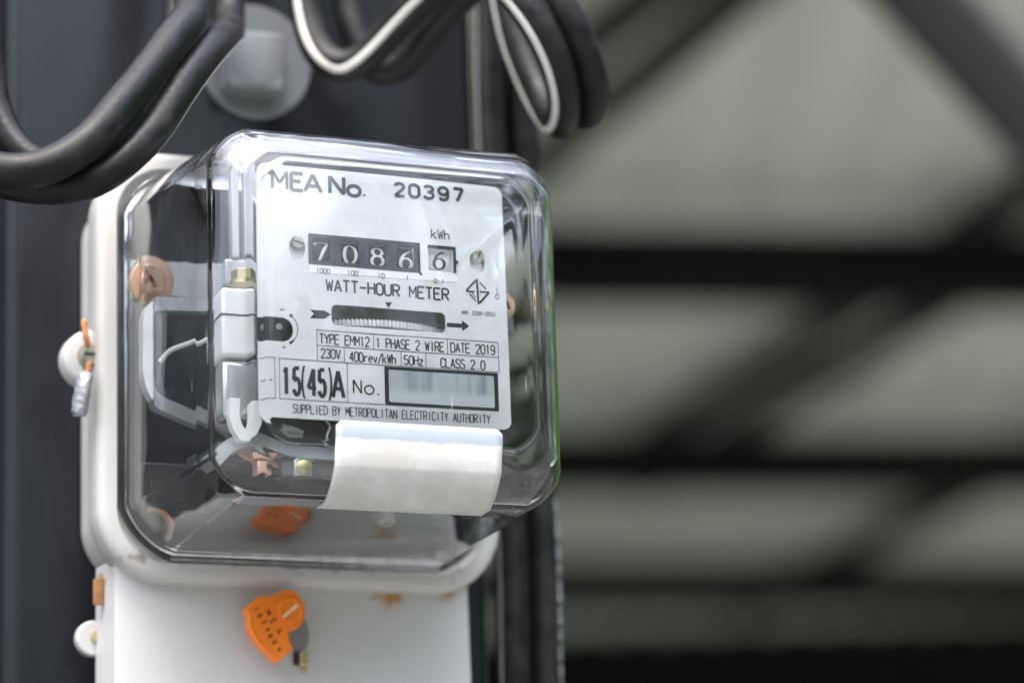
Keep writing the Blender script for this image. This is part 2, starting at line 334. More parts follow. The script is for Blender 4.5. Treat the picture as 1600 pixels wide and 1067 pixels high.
G = {
 'A': [[(0, 0), (.5, 1), (1, 0)], [(.2, .33), (.8, .33)]], 'B': [[(0, 0), (0, 1)]+E(.6, .77, .35, .23, 90, -90)+[(0, .54)], [(.6, .54)]+E(.6, .27, .4, .27, 90, -90)+[(0, 0)]],
 'C': [E(.5, .72, .5, .28, 10, 180)+E(.5, .28, .5, .28, 180, 350)], 'D': [[(0, 0), (0, 1), (.5, 1)]+E(.5, .72, .5, .28, 90, 0)+E(.5, .28, .5, .28, 0, -90)+[(0, 0)]],
 'E': [[(1, 1), (0, 1), (0, 0), (1, 0)], [(0, .53), (.8, .53)]], 'H': [[(0, 0), (0, 1)], [(1, 0), (1, 1)], [(0, .53), (1, .53)]],
 'I': [[(.5, 0), (.5, 1)]], 'L': [[(0, 1), (0, 0), (1, 0)]], 'M': [[(0, 0), (0, 1), (.5, .34), (1, 1), (1, 0)]], 'N': [[(0, 0), (0, 1), (1, 0), (1, 1)]],
 'O': [O_], 'P': [[(0, 0), (0, 1), (.6, 1)]+E(.6, .75, .4, .25, 90, -90)+[(0, .5)]], 'R': [[(0, 0), (0, 1), (.6, 1)]+E(.6, .75, .4, .25, 90, -90)+[(0, .5)], [(.45, .5), (1, 0)]],
 'S': [E(.5, .76, .47, .24, 20, 270, 10)+E(.5, .26, .5, .26, 90, -160, 10)], 'T': [[(0, 1), (1, 1)], [(.5, 1), (.5, 0)]], 'U': [[(0, 1), (0, .28)]+E(.5, .28, .5, .28, 180, 360)+[(1, 1)]],
 'V': [[(0, 1), (.5, 0), (1, 1)]], 'W': [[(0, 1), (.25, 0), (.5, .8), (.75, 0), (1, 1)]], 'Y': [[(0, 1), (.5, .45), (1, 1)], [(.5, .45), (.5, 0)]], 'Z': [[(0, 1), (1, 1), (0, 0), (1, 0)]],
 '0': [O_], '1': [[(.2, .8), (.5, 1), (.5, 0)]], '2': [E(.5, .74, .48, .26, 170, -30)+[(0, 0), (1, 0)]],
 '3': [E(.5, .76, .45, .24, 160, -90)+[(.4, .52)], E(.5, .26, .5, .26, 90, -165)], '4': [[(.7, 0), (.7, 1), (0, .3), (1, .3)]], '5': [[(.9, 1), (.12, 1), (.06, .55)]+E(.48, .31, .5, .31, 130, -160)],
 '6': [E(.5, .74, .46, .26, 30, 180)+[(.02, .3)]+E(.5, .3, .48, .3, 180, -180, 16)], '8': [E(.5, .77, .43, .23, 0, 360, 16), E(.5, .27, .5, .27, 0, 360, 16)],
 '9': [E(.5, .26, .46, .26, -150, 0)+[(.98, .7)]+E(.5, .7, .48, .3, 0, 360, 16)], '7': [[(0, 1), (1, 1), (.35, 0)]],
 'k': [[(0, 0), (0, 1)], [(.85, .66), (0, .28)], [(.3, .42), (.9, 0)]], 'h': [[(0, 0), (0, 1)], [(0, .42)]+E(.45, .42, .45, .22, 160, 0)+[(.9, 0)]], 'r': [[(.1, 0), (.1, .64)], [(.1, .4)]+E(.6, .4, .45, .22, 160, 50)],
 'e': [[(.05, .34), (.95, .34)]+E(.5, .34, .45, .3, 0, 300)], 'v': [[(.05, .64), (.5, 0), (.95, .64)]], 'z': [[(.05, .64), (.95, .64), (.05, 0), (.95, 0)]],
 'o': [E(.5, .5, .5, .5, 0, 360, 24)], '(': [E(1.0, .5, 1.0, .58, 115, 245)], ')': [E(0, .5, 1.0, .58, 65, -65)],
 '-': [[(0, .5), (1, .5)]], '/': [[(0, -.05), (1, 1.05)]], '.': [[(.42, .0), (.42, .10)]], ',': [[(.5, .08), (.3, -.14)]], '+': [[(.5, .1), (.5, .9)], [(.1, .5), (.9, .5)]],
 # thai letters of the standards mark under the diamond
 'ม': [[(.15, .62), (.15, .1), (.4, .0), (.85, .1), (.85, .66)]], 'อ': [[(.3, .35), (.15, .1), (.5, 0), (.85, .1), (.85, .5)]+E(.5, .48, .35, .2, 0, 170)], 'ก': [[(.12, 0), (.12, .45)]+E(.5, .45, .38, .22, 180, 0)+[(.88, 0)]],
}
def ribbonVF(P, wd, y, thick=0.00008, closed=False):
    """mitred stroke in the xz plane; wd a number or list of half-widths"""
    Q = [Vector((p[0], p[1])) for p in P]
    R = [Q[0]]
    for q in Q[1:]:
        if (q-R[-1]).length > 1e-6: R.append(q)
    Q = R; n = len(Q)
    if n < 2: return [], []
    if not isinstance(wd, (list, tuple)): wd = [wd]*n
    V = []
    for i, q in enumerate(Q):
        a = Q[i-1] if (i > 0 or closed) else None; b = Q[(i+1) % n] if (i < n-1 or closed) else None
        t1 = (q-a).normalized() if a is not None else None; t2 = (b-q).normalized() if b is not None else None
        t = ((t1 or t2)+(t2 or t1))
        t = t.normalized() if t.length > 1e-6 else (t1 or t2)
        nn = Vector((-t.y, t.x)); k = 1/max(0.8, nn.dot(Vector((-(t1 or t2).y, (t1 or t2).x))))
        h = wd[min(i, len(wd)-1)]*k
        for s in (1, -1): V.append((q.x+nn.x*h*s, y, q.y+nn.y*h*s))
    F = []
    for i in range(n if closed else n-1):
        j = (i+1) % n; F.append((2*i, 2*i+1, 2*j+1, 2*j))
    m = len(V); V = V+[(v[0], v[1]+thick, v[2]) for v in V]
    F += [tuple(x+m for x in reversed(f)) for f in F]
    return V, F
LAYER = [0]
def split_sharp(P):
    """cut a stroke where it turns back sharply, so that every leg keeps its full width"""
    out = [[P[0]]]
    for i in range(1, len(P)-1):
        a = Vector((P[i][0]-P[i-1][0], P[i][1]-P[i-1][1])); b = Vector((P[i+1][0]-P[i][0], P[i+1][1]-P[i][1])); out[-1].append(P[i])
        if a.length > 1e-7 and b.length > 1e-7 and a.normalized().dot(b.normalized()) < 0.1: out.append([P[i]])
    out[-1].append(P[-1]); return out
def stroke_text(mb, txt, x0, x1, z0, z1, y, hw, gap=0.42, cell=None):
    tot = len(txt)-gap/(1+gap); cw = (x1-x0)/tot; gw = cw/(1+gap)
    for i, ch in enumerate(txt):
        for st in G.get(ch, []):
            for leg in split_sharp([(x0+i*cw+a*gw, z0+b*(z1-z0)) for a, b in st]):
                LAYER[0] += 1
                mb.add(*ribbonVF(leg, hw*(0.8 if ch in 'MW' else 1.0), y-0.000012*(LAYER[0] % 5)))

# ------------------------------------------------------------------ the setting: ground, open shed behind
gz = -1.6
g = mesh('ground', [(-150, -150, gz), (150, -150, gz), (150, 150, gz), (-150, 150, gz)], [(0, 1, 2, 3)], 'ground', smooth=False); g['kind'] = 'structure'

# far green treeline beside the viewer, mirrored in the cover's right edge
rnd = random.Random(11); V = []; F = []
for i in range(44000):
    az = math.radians(rnd.uniform(37, 205)); lump = 1.0+0.22*math.sin(az*7+1)+0.16*math.sin(az*17)+0.1*math.sin(az*31+2)  # stretch behind the viewer is added to dim light from the front
    rr = rnd.uniform(9.0, 11.0); top = (4.2 if az > 2.3 else 9.0)*lump
    z = gz+top*rnd.random()**0.8
    c = Vector((rr*math.sin(az), rr*math.cos(az), z)); sz = rnd.uniform(0.10, 0.26)
    u = Vector((rnd.gauss(0, 1), rnd.gauss(0, 1), rnd.gauss(0, 1))).normalized(); v = u.orthogonal().normalized(); k = len(V)
    V += [c-u*sz, c+v*sz*.5, c+u*sz, c-v*sz*.5]; F.append((k, k+1, k+2, k+3))
tl = mesh('treeline', V, F, 'leaf', smooth=False); tl['kind'] = 'stuff'

H = CAM_POS.z+1.2                               # underside of the purlins
shed = thing('open_shed', 'open dark steel shed roof with pale sheeting seen from below, blurred', 'shed', (at_z(1235, 600, H).x, at_z(1235, 600, H).y, gz))
def bar(a, b, wd, h, z0):
    """horizontal bar from a to b, width wd, height h, bottom at z0"""
    a = Vector((a.x, a.y, 0)); b = Vector((b.x, b.y, 0)); t = (b-a).normalized(); nn = Vector((-t.y, t.x, 0))*wd/2
    V = [p+s*nn+Vector((0, 0, z)) for z in (z0, z0+h) for p, s in ((a, -1), (b, -1), (b, 1), (a, 1))]
    F = [(0, 3, 2, 1), (4, 5, 6, 7), (0, 1, 5, 4), (1, 2, 6, 5), (2, 3, 7, 6), (3, 0, 4, 7)]
    return V, F
def extend(a, b, k0, k1):
    d = b-a; return a-d*k0, b+d*k1
for yl, yr in ((-180, -182), (455, 462), (754, 757), (940, 940)):
    a, b = extend(at_z(870, yl, H), at_z(1600, yr, H), 1.2, 0.3)
    # lipped channel: web and two flanges
    t = (b-a).normalized(); nrm = Vector((t.y, -t.x, 0))
    mb = MB(); mb.add(*bar(a, b, 0.012, 0.115, H-0.022))
    mb.add(*bar(a+nrm*0.026, b+nrm*0.026, 0.038, 0.006, H-0.020)); mb.add(*bar(a+nrm*0.026, b+nrm*0.026, 0.038, 0.006, H+0.084))
    mb.build('purlin', 'purlin', shed, smooth=False)
for (x0, y0, x1, y1, wd) in ((1210, -20, 868, 262, 0.026), (1085, -25, 868, 140, 0.03), (1600, 330, 1030, 700, 0.045), (1640, 400, 1100, 725, 0.03), (1640, 720, 1240, 925, 0.055)):
    a, b = extend(at_z(x0, y0, H+0.095), at_z(x1, y1, H+0.095), 0.25, 0.25)
    mesh('rafter', *bar(a, b, wd, 0.055, H+0.095), 'rafter', shed, smooth=False)
fw = Vector((FWD.x, FWD.y, 0)).normalized(); rt = Vector((fw.y, -fw.x, 0))
def gp(d, s): return Vector((CAM_POS.x, CAM_POS.y, 0))+fw*d+rt*s
dn, df = 3.1, (at_z(1235, 985, H+0.16)-CAM_POS).dot(fw)
# corrugated translucent roof sheet
mb = MB(); V = []; F = []; n = 160
for i in range(n+1):
    s = -7.0+8.7*i/n; dz = 0.012*math.sin(s*2*PI/0.076*0.5)  # roof runs on left out of view, added to block sky from the cover
    for d in (dn, df): V.append(gp(d, s)+Vector((0, 0, H+0.175+dz)))
for i in range(n): F.append((2*i, 2*i+1, 2*i+3, 2*i+2))
sheet_m = mat('roof_sheet', (0.63, 0.67, 0.57), 0.6, var=0.3, vscale=1.6, var_col=(0.52, 0.56, 0.48))
n_ = sheet_m.node_tree; b_ = n_.nodes['Principled BSDF']; tr = n_.nodes.new('ShaderNodeBsdfTranslucent'); tr.inputs['Color'].default_value = (0.33, 0.35, 0.30, 1)
mx_ = n_.nodes.new('ShaderNodeMixShader'); mx_.inputs[0].default_value = 0.04
n_.links.new(b_.outputs[0], mx_.inputs[1]); n_.links.new(tr.outputs[0], mx_.inputs[2]); n_.links.new(mx_.outputs[0], n_.nodes['Material Output'].inputs[0])
mesh('roof_sheet', V, F, sheet_m, shed)
a, b = gp(df, -7.0), gp(df, 1.75)
V, F = bar(a, b, 0.1, H+0.2-gz, gz); mesh('rear_wall', V, F, 'wall', shed, smooth=False)
for s_ in (-6.95,):  # unseen end wall, added to cut side light under the roof
    V, F = bar(gp(dn+0.6, s_), gp(df-0.06, s_), 0.08, H+0.15-gz, gz); mesh('added_shade_wall', V, F, 'wall', shed, smooth=False)
mb = MB(); nW = 90; V = []; F = []  # ribbed wall added out of view to darken the cover's left reflection
for i in range(nW+1):
    x = -4.0+4.2*i/nW; yy = 0.72+0.012*(1 if (i//2) % 2 else -1)
    for z in (gz, 0.95): V.append((x, yy, z))
for i in range(nW): F.append((2*i, 2*i+2, 2*i+3, 2*i+1))
fwl = mesh('added_dark_wall', V, F, 'wall', shed, smooth=False); so_ = fwl.modifiers.new('thick', 'SOLIDIFY'); so_.thickness = 0.004
P = [at_d(1330, -130, 2.3), at_d(1740, 330, 2.5)]
P = [P[0]+(P[1]-P[0])*(k/6*2.4-0.7) for k in range(7)]
mesh('brace_pipe', *tubeVF(P, 0.031, 24), 'pipe', shed)

# ------------------------------------------------------------------ steel post
YP = 0.125
pxl, pxr = at(8, 600, YP).x, at(752, 420, YP).x
rings = []
def post_ring(z):
    L = rring(pxl, pxr, YP, YP+0.15, 0.006, 0, 6); return [Vector((p.x, p.z, z)) for p in L]
post = mesh('steel_post', *loftVF([post_ring(gz), post_ring(0.24)]), 'post')
tag(post, 'charcoal painted square steel post carrying the electricity meter', 'post')

# bolt and washer above the meter
wc = at(396, 99, YP)
bolt = thing('mounting_bolt', 'galvanised square head bolt with a large round washer above the meter', 'bolt', tuple(wc))
mesh('washer', *latheVF(wc, (0, -1, 0), [(0.0215, 0), (0.0215, 0.0018), (0.0210, 0.0024), (0.004, 0.0024)], 56), 'galv', bolt)
hc = at(399, 96, YP-0.012)
hd = MB(); a = 0.0109
for kk in (0,):
    ring0 = [Vector((hc.x+sx*a, YP-0.0024, hc.z+sz*a)) for sx, sz in ((-1, -1), (1, -1), (1, 1), (-1, 1))]
hd.add(*prismVF([(hc.x+sx*a, hc.z+sz*a) for sx, sz in ((-1, -1), (1, -1), (1, 1), (-1, 1))], YP-0.0140, YP-0.0024))
hd.build('bolt_head', 'galv', bolt, bevel=0.0016, seg=3)
mesh('bolt_boss', *latheVF((hc.x, YP-0.0140, hc.z), (0, -1, 0), [(0.0100, -0.0006), (0.0098, 0.0002), (0.0092, 0.0004), (0.001, 0.0005)], 40), 'galv', bolt)

# ------------------------------------------------------------------ electricity meter
meter = thing('electricity_meter', 'single phase watt hour meter with clear domed cover and grey base on the post', 'electricity meter', (0, 0.1, -0.073))
BX = (-0.0698, 0.0741, -0.0738, 0.0746); BB = 0.0715      # left, right, bottom, top of the rim
def br(ins, rad, y): return rring(BX[0]+ins, BX[1]-ins, BX[2]+ins, BX[3]-ins, max(rad-ins, 0.003), y, 14)
rings = [br(0.012, .024, 0.1245), br(0.0055, .024, 0.1225), br(0.0045, .024, 0.0965), br(0.0008, .024, .0955), br(0, .024, .094), br(0, .024, .0852)]
for k in range(1, 7):
    a = k/6*PI/2; rings.append(br(0.0036*(1-math.cos(a)), .024, 0.0850-0.004*math.sin(a)))
rings += [br(0.0062, .024, 0.0808), br(0.0068, .024, 0.0822), br(0.0098, .024, 0.0835), br(0.0105, .024, 0.1005)]
grime = rusty('grimy_grey_paint', 0, [(0.0, 0.16, BX[2]+0.0075, 0.0055, 0.42), (0.055, 0.03, BX[2]+0.008, 0.010, 0.36), (-0.062, 0.012, -0.052, 0.016, 0.26), (0.0, 0.5, 0.0, 0.5, 0.09)], (0.50, 0.497, 0.48), (0.40, 0.392, 0.36), (0.13, 0.095, 0.06), 0.36, 150)
base = mesh('base', *loftVF(rings), grime, meter, sharp=50)
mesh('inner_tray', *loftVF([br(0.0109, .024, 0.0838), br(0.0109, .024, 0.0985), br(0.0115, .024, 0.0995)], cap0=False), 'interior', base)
# sealing lug on the left edge
lc = at(141, 562, 0.093)
lug = MB(); lug.add(*latheVF((lc.x, 0.0985, lc.z), (0, -1, 0), [(0.0096, 0), (0.0098, 0.001), (0.0098, 0.007), (0.0092, 0.0082), (0.008, 0.0086), (0.001, 0.0086)], 40))
lug.add(*prismVF([(lc.x+0.001, lc.z+0.0094), (lc.x+0.012, lc.z+0.016), (lc.x+0.012, lc.z-0.016), (lc.x+0.001, lc.z-0.0094)], 0.0905, 0.0985))
lugo = lug.build('sealing_lug', 'paint', base, bevel=0.0008)
sc_c = at(143, 556, 0.0885)
def screw(name, c, axis, r, h, m, parent, slot=None, cross=False, n=28, slotm='ink_soft'):
    o = mesh(name, *latheVF(c, axis, [(r, 0), (r, h*0.75), (r*0.9, h), (r*0.1, h*1.02)], n), m, parent)
    a = Vector(axis).normalized(); ups = Vector((0, 0, 1)); sx = a.cross(ups).normalized()*-1; sz = sx.cross(a)*-1
    if slot is not None:
        mb = MB()
        for ang in ([slot, slot+PI/2] if cross else [slot]):
            d = sx*math.cos(ang)+sz*math.sin(ang); e = a.cross(d); L = r*(0.55 if cross else 0.9); wv = r*0.14
            c2 = Vector(c)+a*(h*1.0); V = [c2+d*L*i+e*wv*j+a*k for k in (-h*0.4, h*0.05) for i, j in ((-1, -1), (1, -1), (1, 1), (-1, 1))]
            mb.add(V, [(0, 3, 2, 1), (4, 5, 6, 7), (0, 1, 5, 4), (1, 2, 6, 5), (2, 3, 7, 6), (3, 0, 4, 7)])
        mb.build('screw_slot', slotm, o, smooth=False)
    return o
screw('lug_screw', (sc_c.x, 0.0898, sc_c.z), (0, -1, 0), 0.0037, 0.0042, 'dull_screw', meter, slot=0.05)
mesh('screw_collar', *latheVF((sc_c.x, 0.0900, sc_c.z), (0, -1, 0), [(0.0046, 0), (0.0046, 0.0004), (0.003, 0.0005)], 28), 'dull_screw', base)

# ---- clear cover: outer and inner skins joined at the flange
FL = (-0.0612, 0.0656, -0.0652, 0.0660)        # l r b t at the flange
FR = (-0.0568, 0.0622, -0.0604, 0.0592)        # at the start of the front fillet
YF = -0.0082                                    # front face
INS = (0.0105, 0.0090, 0.0105, 0.0098)          # fillet inset l r b t
WIN = (at(405, 450, YF).x-0.0004, at(838, 500, YF).x, at(800, 711, YF).z, at(600, 259, YF).z)
def lr(e, rad, y, fl=0.45, n=14):
    P = rring(e[0], e[1], e[2], e[3], rad, y, n)            # corners between a round and a flat chamfer
    for c in range(4):
        a, b = P[c*(n+1)].copy(), P[c*(n+1)+n].copy()
        for k in range(n+1): P[c*(n+1)+k] = P[c*(n+1)+k].lerp(a.lerp(b, k/n), fl)
    return P
def off(e, t): return (e[0]+t, e[1]-t, e[2]+t, e[3]-t)
def mixe(e, f, k): return tuple(a+(b-a)*k for a, b in zip(e, f))
def inset(e, i, k): return (e[0]+i[0]*k, e[1]-i[1]*k, e[2]+i[2]*k, e[3]-i[3]*k)
def skin(t):
    R = []
    for k in range(8):
        q = k/7; R.append(lr(off(mixe(FL, FR, q), t), 0.016-t+((0.0125 if t == 0 else 0.0100)-0.016+t)*q, 0.0800+(YF+t+0.0105*(1.0 if t == 0 else 0.8)-0.0800)*q))
    for k in range(1, 15):
        a = k/14*PI/2; kq = 1.0 if t == 0 else 0.8; dp = 0.0105*kq; fl = 0.62
        u = (1-math.cos(a))*(1-fl)+fl*(k/14); v = math.sin(a)*(1-fl)+fl*(k/14)     # between a round and a flat chamfer
        R.append(lr(inset(off(FR, t), (INS[0], INS[1]*(1 if t == 0 else 0.25), INS[2], INS[3]), u*kq), (0.0125 if t == 0 else 0.0100)-0.0030*u, YF+t+dp-dp*v))
    wn = off(WIN, t*0.35)
    w0 = off(wn, -0.0006)
    if t > 0: return R
    R.append(lr(off(wn, -0.0005), 0.0098, YF+t+0.0000))
    R.append(lr(off(wn, 0.0003), 0.0092, YF+t-0.0004)); R.append(lr(off(wn, 0.0010), 0.0086, YF+t-0.0011)); R.append(lr(off(wn, 0.0016), 0.008, YF+t-0.0014)); R.append(lr(off(wn, 0.0026), 0.0072, YF+t-0.0015))
    return R
TH = 0.0026
outer, inner = skin(0.0), skin(TH)
flr = [lr(off(FL, -0.0019), 0.0179, 0.0823), lr(off(FL, -0.0021), 0.0181, 0.0806), lr(off(FL, -0.0012), 0.0172, 0.0797)]
rings = [lr(off(FL, TH), 0.016-TH, 0.0823)]+flr+outer
n = len(outer[0])
V, F = loftVF(rings, cap0=False, cap1=True)
k0 = len(V); ri = inner
V2, F2 = loftVF(inner, cap0=False, cap1=True)
V = V+V2; F = F+[tuple(reversed([i+k0 for i in f])) for f in F2]
for k in range(n): F.append((k, k0+k, k0+(k+1) % n, (k+1) % n))
cover = mesh('clear_cover', V, F, 'glass', meter, sharp=75)
mesh('gasket', *loftVF([lr(off(FL, -0.0018), 0.0198, 0.0829), lr(off(FL, -0.0018), 0.0198, 0.0840), lr(off(FL, 0.0012), 0.017, 0.0840), lr(off(FL, 0.0012), 0.017, 0.0829)], closed=True), 'gasket', meter)

# paper sticker wrapped over the lower front edge of the cover
prof = []                                       # (y, z) following the outside of the cover
zt = at(640, 663, YF-0.002).z
zwb = WIN[2]
zf0 = FR[2]+INS[2]
prof.append((YF-0.0023, zt)); prof.append((YF-0.0023, zwb+0.006)); prof.append((YF-0.0021, zwb+0.003)); prof.append((YF-0.0012, zwb-0.001)); prof.append((YF-0.0005, zf0-0.0005))
for k in range(1, 11):
    a = (1-k/10)*PI/2; u = (1-math.cos(a))*0.38+0.62*(1-k/10); v = math.sin(a)*0.38+0.62*(1-k/10)
    prof.append((YF+0.0105-0.0105*v-0.0005, FR[2]+INS[2]*u-0.0005))
slope = (FL[2]-FR[2])/(0.08-(YF+0.0105))
for dy in (0.002, 0.004, 0.0055, 0.007): prof.append((YF+0.0105+dy, FR[2]+slope*dy-0.0005))
xa, xb = at(525, 690, YF-0.002).x, at(785, 690, YF-0.002).x
V = []; F = []; nc = 24
cum = [0]
for i in range(1, len(prof)): cum.append(cum[-1]+math.hypot(prof[i][0]-prof[i-1][0], prof[i][1]-prof[i-1][1]))
for i, (y, z) in enumerate(prof):
    cr = 0.0017
    sft = 0.0
    d = cum[i]; ins = cr-math.sqrt(max(0, cr*cr-(cr-d)**2)) if d < cr else 0.0
    for k in range(nc+1):
        q = k/nc; V.append((xa+ins+(xb-xa-2*ins)*q, y, z))
def strip_faces(rows, cols): return [(r*(cols+1)+c, r*(cols+1)+c+1, (r+1)*(cols+1)+c+1, (r+1)*(cols+1)+c) for r in range(rows-1) for c in range(cols)]
F = strip_faces(len(prof), nc)
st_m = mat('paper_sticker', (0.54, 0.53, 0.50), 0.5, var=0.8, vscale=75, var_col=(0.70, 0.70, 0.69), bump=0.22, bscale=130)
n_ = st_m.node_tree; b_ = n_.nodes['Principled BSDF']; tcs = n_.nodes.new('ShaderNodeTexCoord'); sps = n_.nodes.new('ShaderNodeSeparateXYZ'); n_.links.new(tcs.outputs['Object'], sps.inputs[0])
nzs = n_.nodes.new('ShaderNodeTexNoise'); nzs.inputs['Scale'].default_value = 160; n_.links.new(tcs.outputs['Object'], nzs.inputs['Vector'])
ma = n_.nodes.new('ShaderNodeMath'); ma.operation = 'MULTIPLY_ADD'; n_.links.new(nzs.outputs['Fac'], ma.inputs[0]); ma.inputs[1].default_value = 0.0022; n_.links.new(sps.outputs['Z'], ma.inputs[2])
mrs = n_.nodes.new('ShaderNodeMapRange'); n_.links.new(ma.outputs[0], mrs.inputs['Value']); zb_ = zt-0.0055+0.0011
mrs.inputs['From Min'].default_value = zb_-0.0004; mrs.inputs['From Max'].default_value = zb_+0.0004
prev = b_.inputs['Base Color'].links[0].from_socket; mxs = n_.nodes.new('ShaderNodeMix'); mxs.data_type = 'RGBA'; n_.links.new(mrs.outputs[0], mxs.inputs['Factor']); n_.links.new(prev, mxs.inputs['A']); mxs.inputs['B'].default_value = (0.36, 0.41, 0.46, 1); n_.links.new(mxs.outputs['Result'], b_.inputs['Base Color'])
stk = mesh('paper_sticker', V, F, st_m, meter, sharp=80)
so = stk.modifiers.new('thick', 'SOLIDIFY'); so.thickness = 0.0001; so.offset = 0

# ---- nameplate with its openings
PT = 0.0006
pl, pr_ = at(404, 450, 0).x, at(794, 480, 0).x
ptop, pbot = at(600, 273, 0).z, at(600, 664, 0).z
def X(px, py): return at(px, py, 0).x
def Z(px, py): return at(px, py, 0).z
nz0, nz1 = Z(430, 535), Z(430, 497); nxr = X(455, 515); nr = (nz1-nz0)/2
outl = [(p.x, p.z) for p in rring(pl, pr_, pbot, ptop, 0.0028, 0, 6)]
# rring starts at the right/top; insert the notch on the left edge between the top-left and bottom-left arcs
i_tl = 2*7
notch = [(pl, nz1)]+[(nxr-nr*0.95+nr*0.95*math.cos(math.radians(90-180*k/14)), (nz0+nz1)/2+nr*math.sin(math.radians(90-180*k/14))) for k in range(15)]+[(pl, nz0)]
outl = outl[:i_tl]+notch+outl[i_tl:]
s0, s1 = at(515, 481, 0), at(697, 523, 0)
sx0, sx1 = s0.x, s1.x; szt = (Z(515, 478)+Z(697, 490))/2+0.0002; szb = (Z(515, 508)+Z(697, 523))/2
cbx0, cbx1 = X(478.6, 390), X(655, 400); cbt, cbb = (Z(478.6, 366)+Z(655, 380))/2, (Z(480, 413)+Z(655, 426.6))/2
wbx0, wbx1 = X(668, 405), X(708, 405); wbt, wbb = Z(688, 388.5), Z(688, 425)
h1, h2 = at(460, 384, 0), at(746, 405, 0)
holes = [rrect(sx0, sx1, szb, szt, 0.0019), rrect(cbx0+0.0004, cbx1-0.0004, cbb+0.0004, cbt-0.0004, 0.0002), rrect(wbx0, wbx1, wbb, wbt, 0.0002)]
hk = 0.0027
for h in (h1, h2): holes.append(circ(h.x+0.0002, h.z-0.0010, hk, 30, rz=0.0040))
pV, pF = curve2d([outl]+holes, PT)
plate = mesh('nameplate', [(v[0], v[1]+PT/2, v[2]) for v in pV], pF, 'plate', meter, sharp=40)
YI = -0.00012                                   # ink plane just in front of the plate
ink = MB(); soft = MB()
def T(mb, txt, pa, pb, cap, hw, gap=0.42, y=-0.00012):
    """stroke lettering; pa, pb = baseline start and end in the photograph, cap = letter height in its pixels"""
    a, b = at(*pa, 0), at(*pb, 0); z = (a.z+b.z)/2; capm = cap/5290.0
    stroke_text(mb, txt, a.x, b.x, z, z+capm, y, hw, gap)
def FT(mb, txt, pa, pb, cap, bold=0.0, spacing=1.0):
    a, b = at(*pa, 0), at(*pb, 0); z = (a.z+b.z)/2
    mb.add(*font_text(txt, a.x, b.x, z, z+cap/5290.0, YI, 0.0001, bold, spacing))
BW = 0.00060
T(ink, 'M', (422, 294), (445, 296), 30, BW); T(ink, 'E', (452, 297), (470, 299), 30, BW); T(ink, 'A', (473, 299), (499, 301), 30, BW)
T(ink, 'N', (513, 302), (535, 304), 30, BW)
T(ink, 'o', (541, 305.5), (561, 307), 18, BW)
T(ink, '.', (564, 306), (572, 306), 24, 0.0005)
for ch, xx in zip('20397', (614, 637.5, 660.5, 684, 708)): T(ink, ch, (xx+2, 305+(xx-614)*.075), (xx+17, 306.5+(xx-614)*.075), 22.5, 0.00052)
T(soft, 'kWh', (674, 372), (703, 374.5), 17, 0.00017, 0.25)
T(ink, 'WATT-HOUR METER', (507, 455.5), (701, 470), 20, 0.00030, 0.30)
for t_, a_, b_2 in (('1000', (491, 427), (513, 429)), ('100', (540, 431), (557, 432)), ('10', (588, 435), (599, 436)), ('1', (633, 439), (638, 439)), ('0.1', (678, 443), (694, 444))): T(soft, t_, a_, b_2, 8, 0.00010, 0.3, y=-0.00024)
# rotation arrows and pointer either side of the disc slot
def poly(mb, pts, y=YI): 
    q = [at(*p, 0) for p in pts]; mb.add(*prismVF([(p.x, p.z) for p in q], y, y+0.00009))
poly(ink, [(600, 473), (611, 473.5), (605.5, 482.5)])
poly(ink, [(482, 485.5), (505, 487), (514, 493), (504, 499.5), (481, 498.5), (488, 492)])
poly(ink, [(698, 505.5), (722, 507), (721.5, 501.5), (733.5, 511), (722, 519), (722, 513.5), (698, 512)])
# regulator dial arrow
cc = at(434, 514.5, 0)
arc = [(cc.x+0.0059*math.cos(math.radians(a)), cc.z+0.0056*math.sin(math.radians(a))) for a in range(56, -62, -6)]
nA = len(arc); ink.add(*ribbonVF(arc, [0.0005+0.0000*k if k in (0, 1) else (0.00012 if k < nA-5 else 0.00012+0.0001*(k-nA+5)) for k in range(nA)], YI))
T(soft, '-', (434, 489), (441, 489), 8, 0.0001); T(soft, '+', (436, 548), (444, 548), 8, 0.0001)
# data table
HW = 0.00020
LN = MB()
def line(pa, pb, hw=0.00009):
    a, b = at(*pa, 0), at(*pb, 0); LAYER[0] += 1
    if abs(pa[0]-pb[0]) > abs(pa[1]-pb[1]): z = (a.z+b.z)/2; q = [(a.x, z), (b.x, z)]
    else: x = (a.x+b.x)/2; q = [(x, a.z), (x, b.z)]
    LN.add(*ribbonVF(q, hw, YI-0.000012*(LAYER[0] % 5)))
line((491.5, 516.5), (778.5, 537.5)); line((491.5, 541), (779, 561)); line((432, 561), (779.5, 585))
line((491.5, 516), (493, 566)); line((581, 523), (582, 548)); line((698, 532), (699, 556)); line((778.5, 537), (781, 584))
line((535, 544), (535.5, 568)); line((624.5, 551), (625.5, 574)); line((664, 554), (665, 577))
line((433, 624), (598, 635.5)); line((432, 561), (434, 624.5)); line((540, 568), (540.5, 632))
line((414, 560), (425, 561)); line((425, 561), (427, 625)); line((414, 624), (427, 625))
T(soft, 'TYPE EMM12', (496.5, 538), (575, 543.5), 16.5, HW, 0.25)
T(soft, '1 PHASE 2 WIRE', (586, 544), (693, 552), 16.5, HW, 0.25)
T(soft, 'DATE 2019', (704, 551.5), (774, 557), 16.5, HW, 0.25)
T(soft, '230V', (498.5, 561), (529, 563), 16, HW, 0.25)
T(soft, '400rev/kWh', (544, 566), (617, 571), 16.5, HW, 0.25)
T(soft, '50Hz', (630, 571.5), (660, 573.5), 16, HW, 0.25)
T(soft, 'CLASS 2.0', (688, 576), (758, 580.5), 16, HW, 0.25)
